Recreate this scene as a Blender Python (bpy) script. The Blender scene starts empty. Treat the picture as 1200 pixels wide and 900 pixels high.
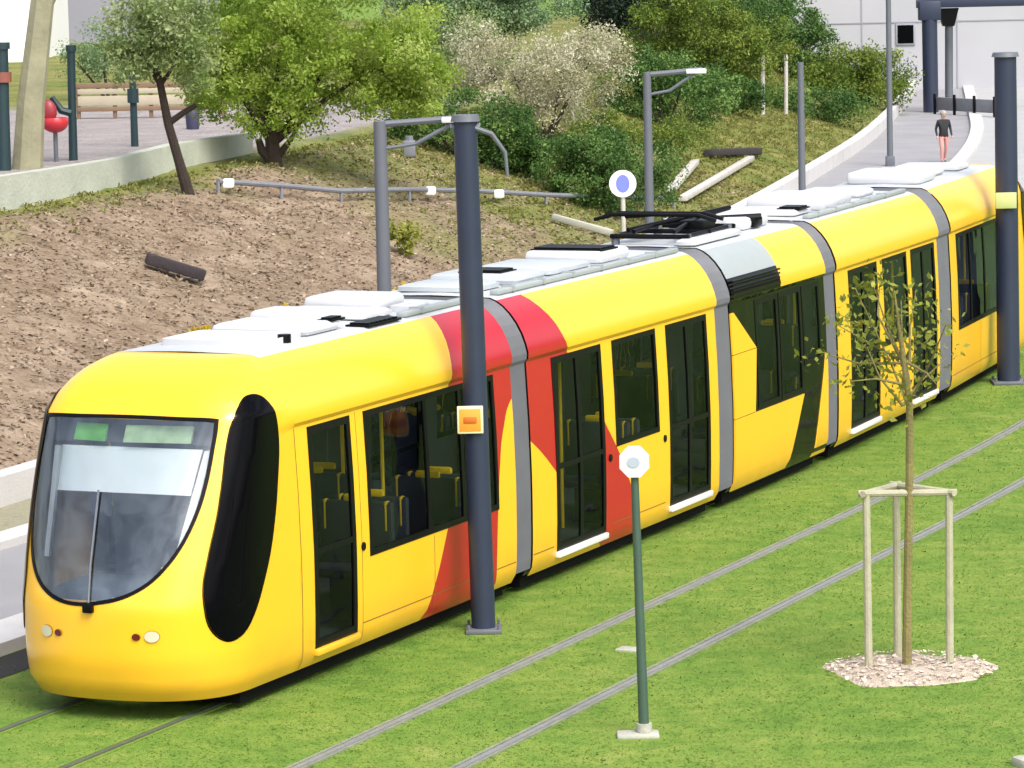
import bpy, bmesh, math, random
import numpy as np
from mathutils import Vector, Matrix, noise
random.seed(7); rng = np.random.default_rng(11)
C = bpy.context.scene.collection
scene = bpy.context.scene
R = math.radians

# ------------------------------------------------------------------ camera
F_PX, PITCH, ROLL, CAM_H = 4500.0, R(6.8), R(1.3), 7.6
fw = Vector((0, math.cos(PITCH), -math.sin(PITCH))); rt = Vector((1, 0, 0)); up = rt.cross(fw)
c_, s_ = math.cos(ROLL), math.sin(ROLL)
RT = rt*c_ - up*s_; UP = up*c_ + rt*s_; CAM = Vector((0, 0, CAM_H))
cd = bpy.data.cameras.new('camera'); cam = bpy.data.objects.new('camera', cd); C.objects.link(cam)
m3 = Matrix((RT, UP, -fw)).transposed()
cam.matrix_world = Matrix.Translation(CAM) @ m3.to_4x4()
cd.sensor_width = 36; cd.lens = F_PX/1200*36; cd.clip_end = 2000; cd.clip_start = .5
scene.camera = cam
def ray(px, py): return fw*F_PX + RT*(px-600) + UP*(450-py)
def at(px, py, z=0.0):
    d = ray(px, py); return CAM + d*((z-CAM_H)/d.z)
def atY(px, py, Y):
    d = ray(px, py); return CAM + d*(Y/d.y)

# ------------------------------------------------------------------ materials
def new_mat(name):
    m = bpy.data.materials.new(name); m.use_nodes = True
    return m, m.node_tree.nodes, m.node_tree.links, m.node_tree.nodes['Principled BSDF']
def mat(name, col, rough=.5, metal=0., spec=.5, coat=0., cior=1.5, var=.12, scale=3., bump=0., bscale=30.):
    m, N, L, B = new_mat(name)
    B.inputs['Roughness'].default_value = rough; B.inputs['Metallic'].default_value = metal
    B.inputs['Specular IOR Level'].default_value = spec; B.inputs['Coat Weight'].default_value = coat
    B.inputs['Coat Roughness'].default_value = .22; B.inputs['Coat IOR'].default_value = cior
    tc = N.new('ShaderNodeTexCoord'); nz = N.new('ShaderNodeTexNoise'); nz.inputs['Scale'].default_value = scale; nz.inputs['Detail'].default_value = 6
    L.new(tc.outputs['Object'], nz.inputs['Vector'])
    mx = N.new('ShaderNodeMix'); mx.data_type = 'RGBA'
    mx.inputs['A'].default_value = (*[c*(1-var) for c in col], 1); mx.inputs['B'].default_value = (*[min(1, c*(1+var)) for c in col], 1)
    L.new(nz.outputs['Fac'], mx.inputs['Factor']); L.new(mx.outputs['Result'], B.inputs['Base Color'])
    if bump:
        n2 = N.new('ShaderNodeTexNoise'); n2.inputs['Scale'].default_value = bscale; n2.inputs['Detail'].default_value = 5
        L.new(tc.outputs['Object'], n2.inputs['Vector'])
        bp = N.new('ShaderNodeBump'); bp.inputs['Strength'].default_value = bump; bp.inputs['Distance'].default_value = .03
        L.new(n2.outputs['Fac'], bp.inputs['Height']); L.new(bp.outputs['Normal'], B.inputs['Normal'])
    return m
def ramp_mat(name, stops, scale, rough=.9, bump=.4, bscale=20., detail=8, s2=None, attr=None, transl=0.):
    """noise (or attribute) driven colour ramp"""
    m, N, L, B = new_mat(name); B.inputs['Roughness'].default_value = rough; B.inputs['Specular IOR Level'].default_value = .2
    tc = N.new('ShaderNodeTexCoord'); cr = N.new('ShaderNodeValToRGB')
    el = cr.color_ramp.elements
    while len(el) < len(stops): el.new(.5)
    for e, (p, c) in zip(el, stops): e.position = p; e.color = (*c, 1)
    if attr:
        a = N.new('ShaderNodeAttribute'); a.attribute_name = attr; L.new(a.outputs['Fac'], cr.inputs['Fac'])
    else:
        nz = N.new('ShaderNodeTexNoise'); nz.inputs['Scale'].default_value = scale; nz.inputs['Detail'].default_value = detail; nz.inputs['Roughness'].default_value = .65
        L.new(tc.outputs['Object'], nz.inputs['Vector'])
        if s2:
            n3 = N.new('ShaderNodeTexNoise'); n3.inputs['Scale'].default_value = s2; n3.inputs['Detail'].default_value = 4
            L.new(tc.outputs['Object'], n3.inputs['Vector'])
            ad = N.new('ShaderNodeMath'); ad.operation = 'ADD'; L.new(nz.outputs['Fac'], ad.inputs[0]); L.new(n3.outputs['Fac'], ad.inputs[1])
            hv = N.new('ShaderNodeMath'); hv.operation = 'MULTIPLY'; hv.inputs[1].default_value = .5; L.new(ad.outputs[0], hv.inputs[0]); L.new(hv.outputs[0], cr.inputs['Fac'])
        else: L.new(nz.outputs['Fac'], cr.inputs['Fac'])
    L.new(cr.outputs['Color'], B.inputs['Base Color'])
    if bump:
        n2 = N.new('ShaderNodeTexNoise'); n2.inputs['Scale'].default_value = bscale; n2.inputs['Detail'].default_value = 6
        L.new(tc.outputs['Object'], n2.inputs['Vector'])
        bp = N.new('ShaderNodeBump'); bp.inputs['Strength'].default_value = bump; bp.inputs['Distance'].default_value = .06
        L.new(n2.outputs['Fac'], bp.inputs['Height']); L.new(bp.outputs['Normal'], B.inputs['Normal'])
    if transl:
        T = N.new('ShaderNodeBsdfTranslucent'); L.new(cr.outputs['Color'], T.inputs['Color'])
        ms = N.new('ShaderNodeMixShader'); ms.inputs[0].default_value = transl
        L.new(B.outputs[0], ms.inputs[1]); L.new(T.outputs[0], ms.inputs[2]); L.new(ms.outputs[0], N['Material Output'].inputs['Surface'])
    return m
def glass_mat(name, tint, f0=.06, rough=.02, ior=1.5, gcol=(1, 1, 1), wave=.06):
    m, N, L, B = new_mat(name); N.remove(B)
    tr = N.new('ShaderNodeBsdfTransparent'); tr.inputs[0].default_value = (*tint, 1)
    gl = N.new('ShaderNodeBsdfGlossy'); gl.inputs['Roughness'].default_value = rough; gl.inputs['Color'].default_value = (*gcol, 1)
    lw = N.new('ShaderNodeFresnel'); lw.inputs['IOR'].default_value = ior
    mx = N.new('ShaderNodeMath'); mx.operation = 'MAXIMUM'; mx.inputs[1].default_value = f0; L.new(lw.outputs[0], mx.inputs[0])
    tc = N.new('ShaderNodeTexCoord'); nz = N.new('ShaderNodeTexNoise'); nz.inputs['Scale'].default_value = 1.1; L.new(tc.outputs['Object'], nz.inputs['Vector'])
    bp = N.new('ShaderNodeBump'); bp.inputs['Strength'].default_value = .35; bp.inputs['Distance'].default_value = wave; L.new(nz.outputs['Fac'], bp.inputs['Height']); L.new(bp.outputs['Normal'], gl.inputs['Normal'])
    ms = N.new('ShaderNodeMixShader'); L.new(mx.outputs[0], ms.inputs[0]); L.new(tr.outputs[0], ms.inputs[1]); L.new(gl.outputs[0], ms.inputs[2])
    L.new(ms.outputs[0], N['Material Output'].inputs['Surface']); return m
def leaf_mat(name, a, b, c, transl=.3):
    return ramp_mat(name, [(0, a), (.5, b), (1, c)], 1, rough=.6, bump=0, attr='rnd', transl=transl)

YEL = (.86, .465, .018); RED = (.42, .001, .012)
def paint_mat(name, rules=None):
    """yellow tram paint; rules = list of (left curve, right curve) y-limits as (z,y) lists -> red band"""
    m = mat(name, YEL, rough=.5, coat=.75, var=.03, spec=.12, cior=1.65, scale=1.2)
    N, L = m.node_tree.nodes, m.node_tree.links; B = N['Principled BSDF']
    src = B.inputs['Base Color'].links[0].from_socket
    tc = N.new('ShaderNodeTexCoord'); sp = N.new('ShaderNodeSeparateXYZ'); L.new(tc.outputs['Object'], sp.inputs[0])
    nz = N.new('ShaderNodeTexNoise'); nz.inputs['Scale'].default_value = 2.2; nz.inputs['Detail'].default_value = 7; L.new(tc.outputs['Object'], nz.inputs['Vector'])
    mr = N.new('ShaderNodeMapRange'); mr.inputs['From Min'].default_value = .75; mr.inputs['From Max'].default_value = .15; mr.inputs['To Max'].default_value = .55; L.new(sp.outputs['Z'], mr.inputs['Value'])
    mu = N.new('ShaderNodeMath'); mu.operation = 'MULTIPLY'; mu.use_clamp = True; L.new(mr.outputs[0], mu.inputs[0]); L.new(nz.outputs['Fac'], mu.inputs[1])
    dm = N.new('ShaderNodeMix'); dm.data_type = 'RGBA'; L.new(mu.outputs[0], dm.inputs['Factor']); L.new(src, dm.inputs['A']); dm.inputs['B'].default_value = (.24, .15, .05, 1); L.new(dm.outputs['Result'], B.inputs['Base Color'])
    if not rules: return m
    src = B.inputs['Base Color'].links[0].from_socket
    mr = N.new('ShaderNodeMath'); mr.operation = 'DIVIDE'; mr.inputs[1].default_value = 4; L.new(sp.outputs['Z'], mr.inputs[0])
    def curve(pts, y0):
        fc = N.new('ShaderNodeFloatCurve'); cu = fc.mapping.curves[0]
        fc.mapping.use_clip = False
        pts = sorted(pts)
        for i, (z, y) in enumerate(pts):
            p = (z/4, (y-y0)/10)
            if i < 2: cu.points[i].location = p
            else: cu.points.new(*p)
        fc.mapping.update(); L.new(mr.outputs[0], fc.inputs['Value'])
        sc = N.new('ShaderNodeMath'); sc.operation = 'MULTIPLY_ADD'; sc.inputs[1].default_value = 10; sc.inputs[2].default_value = y0; L.new(fc.outputs[0], sc.inputs[0])
        return sc.outputs[0]
    tot = None
    for y0, lft, rgt in rules:
        g = N.new('ShaderNodeMath'); g.operation = 'GREATER_THAN'; L.new(sp.outputs['Y'], g.inputs[0]); L.new(curve(lft, y0), g.inputs[1])
        l = N.new('ShaderNodeMath'); l.operation = 'LESS_THAN'; L.new(sp.outputs['Y'], l.inputs[0]); L.new(curve(rgt, y0), l.inputs[1])
        a = N.new('ShaderNodeMath'); a.operation = 'MULTIPLY'; L.new(g.outputs[0], a.inputs[0]); L.new(l.outputs[0], a.inputs[1]); tot = a.outputs[0]
    mx = N.new('ShaderNodeMix'); mx.data_type = 'RGBA'; L.new(tot, mx.inputs['Factor']); L.new(src, mx.inputs['A']); mx.inputs['B'].default_value = (*RED, 1)
    L.new(mx.outputs['Result'], B.inputs['Base Color']); return m

M = {}
M['yellow'] = paint_mat('yellow_paint')
M['front'] = paint_mat('yellow_red_front', [(2, [(.1, 4.88), (.26, 5.0), (.93, 5.45), (1.5, 5.72), (2.67, 5.76), (3.1, 5.93), (3.4, 6.12)], [(.1, 6.86), (1.09, 6.91), (1.6, 7.0), (2.02, 7.15), (2.31, 7.42), (2.45, 7.9), (3.4, 8.3)])])
M['second'] = paint_mat('yellow_red_second', [(5, [(.1, 10.3), (.3, 9.9), (.8, 9.3), (1.3, 8.6), (1.64, 8.1), (1.9, 7.6), (2.2, 7.0), (3.4, 6.5)], [(.1, 11.35), (.26, 11.25), (1.01, 10.76), (1.56, 10.25), (2.7, 9.05), (3.1, 8.80), (3.4, 8.55)])])
M['roofw'] = mat('roof_white', (.42, .44, .46), .6, var=.18, scale=2, bump=.05)
M['fairing'] = mat('fairing_white', (.52, .53, .55), .5, var=.12, scale=1.5)
M['fairgrey'] = mat('fairing_grey', (.40, .43, .45), .5, var=.15, scale=2)
M['roofgrey'] = mat('roof_panel_grey', (.30, .33, .335), .45, var=.1)
M['black'] = mat('black_trim', (.004, .004, .005), .4, spec=.12, var=.3)
M['blackglass'] = mat('black_glass', (.002, .002, .003), .05, spec=.06, var=.2)
M['darkpanel'] = mat('dark_glass_panel', (.003, .003, .004), .06, spec=.10, var=.2, bump=.4, bscale=1.3)
M['under'] = mat('underframe', (.006, .006, .006), .9, spec=.1, var=.3)
M['bellows'] = mat('grey_bellows', (.115, .12, .135), .6, spec=.4, var=.15)
M['sill'] = mat('sill_white', (.7, .7, .68), .4, var=.05)
M['glass'] = glass_mat('tinted_glass', (.74, .78, .77), .035, ior=1.22, gcol=(.60, .66, .85), wave=.12)
M['wind'] = glass_mat('windscreen_glass', (.93, .96, .97), .17, ior=1.5, gcol=(.86, .94, 1.0), wave=.12)
M['seat'] = mat('yellow_seat', (.75, .50, .01), .5)
M['inner'] = mat('interior_grey', (.36, .38, .40), .7)
M['seatdark'] = mat('seat_dark', (.03, .035, .045), .7)
M['seam'] = mat('seam_dark', (.16, .09, .01), .8)
M['lining'] = mat('wall_lining', (.10, .105, .115), .7)
M['innerdark'] = mat('interior_dark', (.06, .065, .075), .7)
M['blind'] = mat('sun_blind', (.88, .92, .92), .7, var=.05)
M['display'] = mat('display_green', (.14, .50, .05), .5, var=.6, scale=7)
M['display2'] = mat('display_pale', (.42, .58, .32), .5, var=.5, scale=8)
M['cabgrey'] = mat('cab_grey', (.12, .145, .18), .6)
M['lens'] = mat('headlight_lens', (.55, .52, .38), .15, spec=.6)
M['redlens'] = mat('red_lens', (.10, .008, .008), .25)
M['post'] = mat('blue_grey_paint', (.022, .030, .058), .42, spec=.4, var=.15, scale=4)
M['lamp'] = mat('lamp_grey', (.105, .115, .135), .5, var=.1)
M['steel'] = mat('rail_steel', (.23, .245, .24), .45, metal=.2, var=.25, scale=6)
M['rail_dull'] = mat('rail_dull', (.07, .085, .05), .7, var=.3, scale=6)
M['railbed'] = mat('rail_bed', (.19, .205, .14), .95, var=.45, scale=5, bump=.4, bscale=60)
M['groove'] = mat('rail_groove', (.05, .05, .045), .8)
M['concrete'] = mat('concrete_pale', (.36, .36, .30), .9, var=.22, scale=2.5, bump=.3, bscale=25)
M['kerb'] = mat('kerb_white', (.50, .49, .48), .85, var=.16, scale=1.4, bump=.25, bscale=25)
M['asphalt'] = mat('asphalt_grey', (.26, .255, .265), .95, var=.2, scale=.6, bump=.4, bscale=120)
M['road2'] = mat('path_pale', (.34, .34, .34), .95, var=.14, scale=.8, bump=.3, bscale=90)
M['facade'] = mat('facade_pale', (.36, .36, .39), .85, var=.12, scale=.25)
M['facade2'] = mat('facade_lilac', (.25, .25, .29), .85, var=.14, scale=.2)
M['white'] = mat('white_paint', (.8, .8, .79), .5, var=.04)
M['orange'] = mat('orange_plate', (.80, .30, .03), .5, var=.1)
M['orange2'] = mat('orange_mark', (.52, .12, .01), .5)
M['cream'] = mat('cream_plate', (.82, .70, .42), .5, var=.06)
M['blue'] = mat('blue_sign', (.16, .20, .55), .5, var=.1)
M['greenpole'] = mat('green_pole', (.045, .085, .062), .5, var=.2)
M['teal'] = mat('dark_teal', (.010, .032, .038), .5, var=.2)
M['playred'] = mat('play_red', (.52, .03, .045), .35, var=.1)
M['bark'] = mat('dark_bark', (.028, .018, .013), .95, var=.4, scale=6, bump=.6, bscale=25)
M['bark2'] = mat('olive_bark', (.19, .16, .06), .95, var=.35, scale=6, bump=.5, bscale=30)
M['bark3'] = mat('pale_bark', (.26, .25, .16), .95, var=.4, scale=2.5, bump=.5, bscale=10)
M['stake'] = mat('stake_wood', (.36, .34, .24), .9, var=.25, scale=8, bump=.3, bscale=40)
M['darkwood'] = mat('dark_wood', (.03, .022, .025), .9, var=.4, scale=8, bump=.4)
M['palewood'] = mat('pale_wood', (.46, .43, .39), .9, var=.2, scale=4, bump=.3)
M['boards'] = mat('cream_boards', (.40, .35, .26), .85, var=.2, scale=2)
M['brown'] = mat('brown_boards', (.20, .13, .08), .85, var=.2, scale=2)
M['pipe'] = mat('grey_pipe', (.17, .175, .20), .6, var=.2)
M['lawn'] = ramp_mat('lawn', [(.30, (.07, .145, .018)), (.45, (.118, .205, .028)), (.58, (.17, .24, .04)), (.74, (.27, .29, .08))], .45, s2=3, bump=.4, bscale=45)
M['blade'] = leaf_mat('grass_blade', (.060, .145, .016), (.132, .232, .032), (.28, .315, .08), .4)
M['bed'] = ramp_mat('tree_bed', [(.3, (.34, .27, .21)), (.55, (.50, .42, .34)), (.75, (.60, .53, .44))], 9, bump=.8, bscale=30)
M['chip'] = ramp_mat('mulch_chip', [(0, (.13, .09, .06)), (.35, (.215, .158, .108)), (.75, (.29, .222, .16)), (1, (.41, .335, .255))], 1, bump=0, attr='rnd')
M['bedchip'] = ramp_mat('bed_chip', [(0, (.30, .235, .18)), (.5, (.48, .40, .32)), (1, (.64, .57, .48))], 1, bump=0, attr='rnd')
M['l_spring'] = leaf_mat('leaf_spring', (.17, .26, .03), (.30, .42, .06), (.48, .56, .17), .55)
M['l_grey'] = leaf_mat('leaf_greygreen', (.13, .20, .06), (.24, .31, .11), (.38, .44, .22), .4)
M['l_dark'] = leaf_mat('leaf_hedge', (.022, .06, .014), (.065, .14, .028), (.16, .25, .065), .2)
M['l_mid'] = leaf_mat('leaf_mid', (.07, .12, .015), (.13, .19, .028), (.22, .26, .05), .25)
M['l_conifer'] = leaf_mat('leaf_conifer', (.008, .015, .01), (.018, .032, .02), (.035, .055, .03), .1)
M['l_blue'] = leaf_mat('leaf_bluegreen', (.09, .17, .08), (.16, .25, .12), (.26, .34, .17), .25)
M['l_bloom'] = leaf_mat('blossom', (.26, .25, .14), (.44, .42, .27), (.66, .64, .50), .3)
M['l_olive'] = leaf_mat('leaf_olive', (.11, .13, .015), (.21, .235, .035), (.36, .36, .08), .35)
M['l_dry'] = leaf_mat('dry_grass', (.10, .12, .025), (.19, .195, .05), (.32, .28, .11), .3)
M['l_weed'] = leaf_mat('leaf_weed', (.26, .15, .012), (.46, .32, .02), (.55, .46, .06), .3)

# ------------------------------------------------------------------ mesh helpers
def finish(bm, name, mats, parent=None, smooth=35, recalc=False):
    if recalc: bmesh.ops.recalc_face_normals(bm, faces=bm.faces)
    me = bpy.data.meshes.new(name); bm.to_mesh(me); bm.free()
    for m in (mats if isinstance(mats, (list, tuple)) else [mats]): me.materials.append(m)
    if smooth:
        me.polygons.foreach_set('use_smooth', [True]*len(me.polygons))
        me.set_sharp_from_angle(angle=R(smooth))
    o = bpy.data.objects.new(name, me); C.objects.link(o)
    if parent: o.parent = parent
    return o
def thing(name, label, cat, loc=(0, 0, 0), rz=0, group=None):
    o = bpy.data.objects.new(name, None); C.objects.link(o); o.location = loc; o.rotation_euler = (0, 0, rz); o.empty_display_size = .2
    return tag(o, label, cat, group)
def tag(o, label, cat, group=None):
    o['label'] = label; o['category'] = cat
    if group: o['group'] = group
    return o
def struct(o, kind='structure', label=None, cat=None):
    o['kind'] = kind
    if label: o['label'] = label
    if cat: o['category'] = cat
    return o
def box(bm, cx, cy, cz, sx, sy, sz, bev=0, mi=0, rz=0):
    r = bmesh.ops.create_cube(bm, size=1, matrix=Matrix.Translation((cx, cy, cz)) @ Matrix.Rotation(rz, 4, 'Z') @ Matrix.Diagonal((sx, sy, sz, 1)))
    vs = r['verts']; fs = list({f for v in vs for f in v.link_faces})
    for f in fs: f.material_index = mi
    if bev:
        es = list({e for v in vs for e in v.link_edges})
        bmesh.ops.bevel(bm, geom=es, offset=bev, segments=2, affect='EDGES', profile=.5, material=-1)
def frame(d):
    d = d.normalized(); a = Vector((0, 0, 1)) if abs(d.z) < .9 else Vector((1, 0, 0)); u = d.cross(a).normalized(); return u, d.cross(u)
def tube(bm, pts, rad, n=10, mi=0, caps=True):
    pts = [Vector(p) for p in pts]; rad = rad if isinstance(rad, (list, tuple)) else [rad]*len(pts); rings = []
    for i, p in enumerate(pts):
        d = (pts[min(i+1, len(pts)-1)]-pts[max(i-1, 0)]); u, w = frame(d)
        if rings and i: pass
        rings.append([bm.verts.new(p+(u*math.cos(2*math.pi*k/n)+w*math.sin(2*math.pi*k/n))*rad[i]) for k in range(n)])
    for a, b in zip(rings, rings[1:]):
        # match closest start vertex so that the tube never twists
        ca, cb_ = sum((v.co for v in a), Vector())/n, sum((v.co for v in b), Vector())/n
        k0 = min(range(n), key=lambda k: ((b[k].co-cb_)-(a[0].co-ca)).length)
        for k in range(n):
            f = bm.faces.new((a[k], a[(k+1) % n], b[(k+1+k0) % n], b[(k+k0) % n])); f.material_index = mi
    if caps:
        f = bm.faces.new(list(reversed(rings[0]))); f.material_index = mi; f = bm.faces.new(rings[-1]); f.material_index = mi
def prism(bm, poly, f3, off0, off1, mi=0):
    """closed slab: poly in 2-D, f3(u,v,off) -> 3-D"""
    a = [bm.verts.new(f3(u, v, off0)) for u, v in poly]; b = [bm.verts.new(f3(u, v, off1)) for u, v in poly]; n = len(poly)
    for fs in (list(reversed(a)), b): bm.faces.new(fs).material_index = mi
    for k in range(n): bm.faces.new((a[k], a[(k+1) % n], b[(k+1) % n], b[k])).material_index = mi
def poly_mesh(name, V, Fc, mats, parent=None, rnd=None, smooth=None, upn=0.):
    me = bpy.data.meshes.new(name); V = np.asarray(V, np.float32); Fc = np.asarray(Fc, np.int32); k = Fc.shape[1]
    me.vertices.add(len(V)); me.vertices.foreach_set('co', V.ravel())
    me.loops.add(Fc.size); me.loops.foreach_set('vertex_index', Fc.ravel())
    me.polygons.add(len(Fc)); me.polygons.foreach_set('loop_start', np.arange(0, Fc.size, k, dtype=np.int32))
    me.update(calc_edges=True)
    if rnd is not None:
        at_ = me.attributes.new('rnd', 'FLOAT', 'FACE'); at_.data.foreach_set('value', np.asarray(rnd, np.float32))
    for m in (mats if isinstance(mats, (list, tuple)) else [mats]): me.materials.append(m)
    if smooth: me.polygons.foreach_set('use_smooth', [True]*len(me.polygons))
    me.validate()
    if upn:
        nn = rng.normal(size=(len(V)//k, 3))*upn; nn[:, 2] = 1; nn /= np.linalg.norm(nn, axis=1)[:, None]; nn = np.repeat(nn, k, 0)
        me.polygons.foreach_set('use_smooth', [True]*len(me.polygons)); me.normals_split_custom_set_from_vertices(nn.astype(np.float32))
    o = bpy.data.objects.new(name, me); C.objects.link(o)
    if parent: o.parent = parent
    return o

# ------------------------------------------------------------------ alignment of the tramway
def heading(s):
    if s < 13: return 23.8
    if s < 30: return 23.8-(s-13)*.33
    return max(5.0, 18.19-(s-30)*.17)
DS = .1; SS = np.arange(-60, 190, DS); HD = np.radians([heading(s) for s in SS])
PX = np.concatenate([[0], np.cumsum(np.sin(HD)*DS)[:-1]]); PY = np.concatenate([[0], np.cumsum(np.cos(HD)*DS)[:-1]])
_i0 = int(round(60/DS)); PX += -4.09-PX[_i0]; PY += 36.68-PY[_i0]
def P(s, n=0., z=0.):
    h = np.interp(s, SS, HD); return Vector((np.interp(s, SS, PX)+n*math.cos(h), np.interp(s, SS, PY)-n*math.sin(h), z))
def H(s): return float(np.interp(s, SS, HD))
# barrier wall line at the foot of the slope
ctrl = [P(-40, -8.7), P(-20, -8.7), P(0, -8.6), P(12, -8.45), P(30, -9.25), P(45, -9.8), Vector((5.7, 96.5, 0)), Vector((9.3, 114.5, 0)), Vector((12.6, 132.6, 0)), Vector((16.4, 157.8, 0)), Vector((19.5, 182, 0)), Vector((22, 206, 0))]
def catmull(ps, step=.5):
    out = []
    for i in range(len(ps)-1):
        p0, p1, p2, p3 = ps[max(i-1, 0)], ps[i], ps[i+1], ps[min(i+2, len(ps)-1)]
        n = max(2, int((p2-p1).length/step))
        for k in range(n):
            t = k/n; out.append(.5*((2*p1)+(p2-p0)*t+(2*p0-5*p1+4*p2-p3)*t*t+(3*p1-p0-3*p2+p3)*t**3))
    return out+[ps[-1]]
BAR = catmull(ctrl); BA = np.array([[p.x, p.y] for p in BAR]); BT = np.gradient(BA, axis=0); BT /= np.linalg.norm(BT, axis=1)[:, None]; BN = np.stack([-BT[:, 1], BT[:, 0]], 1)
BLEN = np.concatenate([[0], np.cumsum(np.linalg.norm(np.diff(BA, axis=0), axis=1))])
def hillz(e, y):
    if e <= 0: return 0.
    sl = .335*e if e < 7.4 else .335*7.4+.335*(e-7.4)*math.exp(-(e-7.4)*1.2)*.6
    z = max(0, min(sl, 2.62)) if e < 9 else 2.62+.004*min(e-9, 60)
    if e > 8.35 and y < 100: z += .02
    return z + .05
def bumpy(x, y, e):
    a = .10*min(1, e/1.2)*(1 if e < 8 else .35)
    return a*noise.noise(Vector((x*.7, y*.7, 0)))+.75*a*noise.noise(Vector((x*2.3, y*2.3, 3)))+.35*a*noise.noise(Vector((x*6, y*6, 7)))
def edist(x, y):
    d = (BA[:, 0]-x)**2+(BA[:, 1]-y)**2; i = int(np.argmin(d)); return (x-BA[i, 0])*BN[i, 0]+(y-BA[i, 1])*BN[i, 1], i
def terr(x, y):
    e, i = edist(x, y); return hillz(e, y)+(bumpy(x, y, e) if e > 0 else 0)
def hit(px, py, y0=30, y1=260, st=.2):
    d = ray(px, py); Y = y0
    while Y < y1:
        q = CAM+d*(Y/d.y)
        if q.z <= terr(q.x, q.y): return Vector((q.x, q.y, terr(q.x, q.y)))
        Y += st
    return at(px, py, 0)

# ------------------------------------------------------------------ ground, road, kerbs, hill
def ribbon(name, fa, fb, ss, z, mats, h=0., nsub=1, bottom=0.):
    """strip between two offset curves fa(s), fb(s); h>0 gives it vertical sides (a kerb)"""
    bm = bmesh.new(); rows = []
    for s in ss:
        a, b = fa(s), fb(s); row = [bm.verts.new(a.lerp(b, k/nsub)+Vector((0, 0, z+h))) for k in range(nsub+1)]
        if h: row = [bm.verts.new(a+Vector((0, 0, bottom)))]+row+[bm.verts.new(b+Vector((0, 0, bottom)))]
        rows.append(row)
    for r0, r1 in zip(rows, rows[1:]):
        for k in range(len(r0)-1): bm.faces.new((r0[k], r0[k+1], r1[k+1], r1[k]))
    if h:
        bm.faces.new(rows[0]); bm.faces.new(list(reversed(rows[-1])))
    return finish(bm, name, mats, smooth=20, recalc=True)
bm = bmesh.new(); bmesh.ops.create_grid(bm, x_segments=60, y_segments=60, size=500, matrix=Matrix.Translation((0, 200, 0)))
struct(finish(bm, 'lawn', M['lawn'], smooth=0))
def kn(s): return np.interp(s, [-60, 20, 50, 80, 109, 190], [-3.5, -3.5, -5.2, -6.5, -5.8, -4.0])
def barp(off):
    """curve parallel to the barrier, addressed by track s (nearest index by distance)"""
    def f(s):
        p = P(s, -9); e, i = edist(p.x, p.y); return Vector((BA[i, 0]-BN[i, 0]*off, BA[i, 1]-BN[i, 1]*off, 0))
    return f
sl = list(np.arange(-45, 150, 1.5))
def road_left(s):
    o_ = float(np.interp(s, [36, 50], [1.95, .1])); return barp(o_)(s)
struct(ribbon('road', lambda s: P(s, kn(s)), road_left, sl, .016, M['asphalt']))
struct(ribbon('verge', barp(1.55), barp(-.05), sl, .012, ramp_mat('verge_dry', [(.3, (.19, .17, .11)), (.5, (.27, .25, .18)), (.7, (.24, .26, .12))], 1.5, s2=12, bump=.6)))
struct(ribbon('kerb', lambda s: P(s, kn(s)+.75 if s < 40 else kn(s)+.45), lambda s: P(s, kn(s)), sl, 0, M['kerb'], h=.14, bottom=-.05))
struct(ribbon('kerb', barp(1.95), barp(1.5), [q for q in sl if q < 36], 0, M['kerb'], h=.12, bottom=-.05))
struct(ribbon('pavement', lambda s: P(s, -1.9), lambda s: P(s, kn(s)+.44), list(np.arange(48, 150, 2.)), .020, M['road2']))
struct(ribbon('gutter', lambda s: P(s, -2.1), lambda s: P(s, -2.72), [q for q in sl if q < 46], .006, mat('gutter_dark', (.02, .018, .016), .9, var=.5, scale=4)))  # near-black flat strip between the kerb and the turf
wl = ribbon('retaining_wall', barp(.12), barp(-.22), sl, 0, M['kerb'], h=.42, bottom=-.1)
tag(wl, 'long low white concrete wall between the road and the foot of the dirt slope', 'wall')
# hill as one height-field
si = np.arange(0, len(BA), 1); ee = list(np.arange(.05, 9.6, .28))+[10.2, 11, 12, 14, 17, 21, 26, 33, 45, 65, 95, 140, 200]
V = []; COL = []; ne = len(ee)
for i in si:
    for e in ee:
        x, y = BA[i]+BN[i]*e; z = hillz(e, y)+bumpy(x, y, e); V.append((x, y, z))
        g = noise.noise(Vector((x*.35, y*.35, 9)))
        px_side = y+e*.2
        dirt = np.clip((90-y+g*10)/12, 0, 1)*np.clip((8.1-e+g*1.4)/.9, 0, 1)
        pave = np.clip((e-8.9)/.4, 0, 1)*np.clip((112-y)/4, 0, 1)
        COL.append((dirt, pave, 0, 1))
Fc = [(a*ne+b, (a+1)*ne+b, (a+1)*ne+b+1, a*ne+b+1) for a in range(len(si)-1) for b in range(ne-1)]
hm, N, L, B = new_mat('slope_ground'); B.inputs['Roughness'].default_value = .95; B.inputs['Specular IOR Level'].default_value = .15
tc = N.new('ShaderNodeTexCoord'); va = N.new('ShaderNodeAttribute'); va.attribute_name = 'zone'; sp = N.new('ShaderNodeSeparateColor'); L.new(va.outputs['Color'], sp.inputs[0])
def ramp_(sc, stops, det=8):
    nz = N.new('ShaderNodeTexNoise'); nz.inputs['Scale'].default_value = sc; nz.inputs['Detail'].default_value = det; nz.inputs['Roughness'].default_value = .7; L.new(tc.outputs['Object'], nz.inputs['Vector'])
    cr = N.new('ShaderNodeValToRGB'); el = cr.color_ramp.elements
    while len(el) < len(stops): el.new(.5)
    for e_, (p_, c__) in zip(el, stops): e_.position = p_; e_.color = (*c__, 1)
    L.new(nz.outputs['Fac'], cr.inputs['Fac']); return cr.outputs['Color'], nz.outputs['Fac']
cg, _ = ramp_(.55, [(.3, (.07, .10, .02)), (.45, (.13, .155, .035)), (.6, (.21, .195, .065)), (.75, (.29, .24, .11))])
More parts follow.
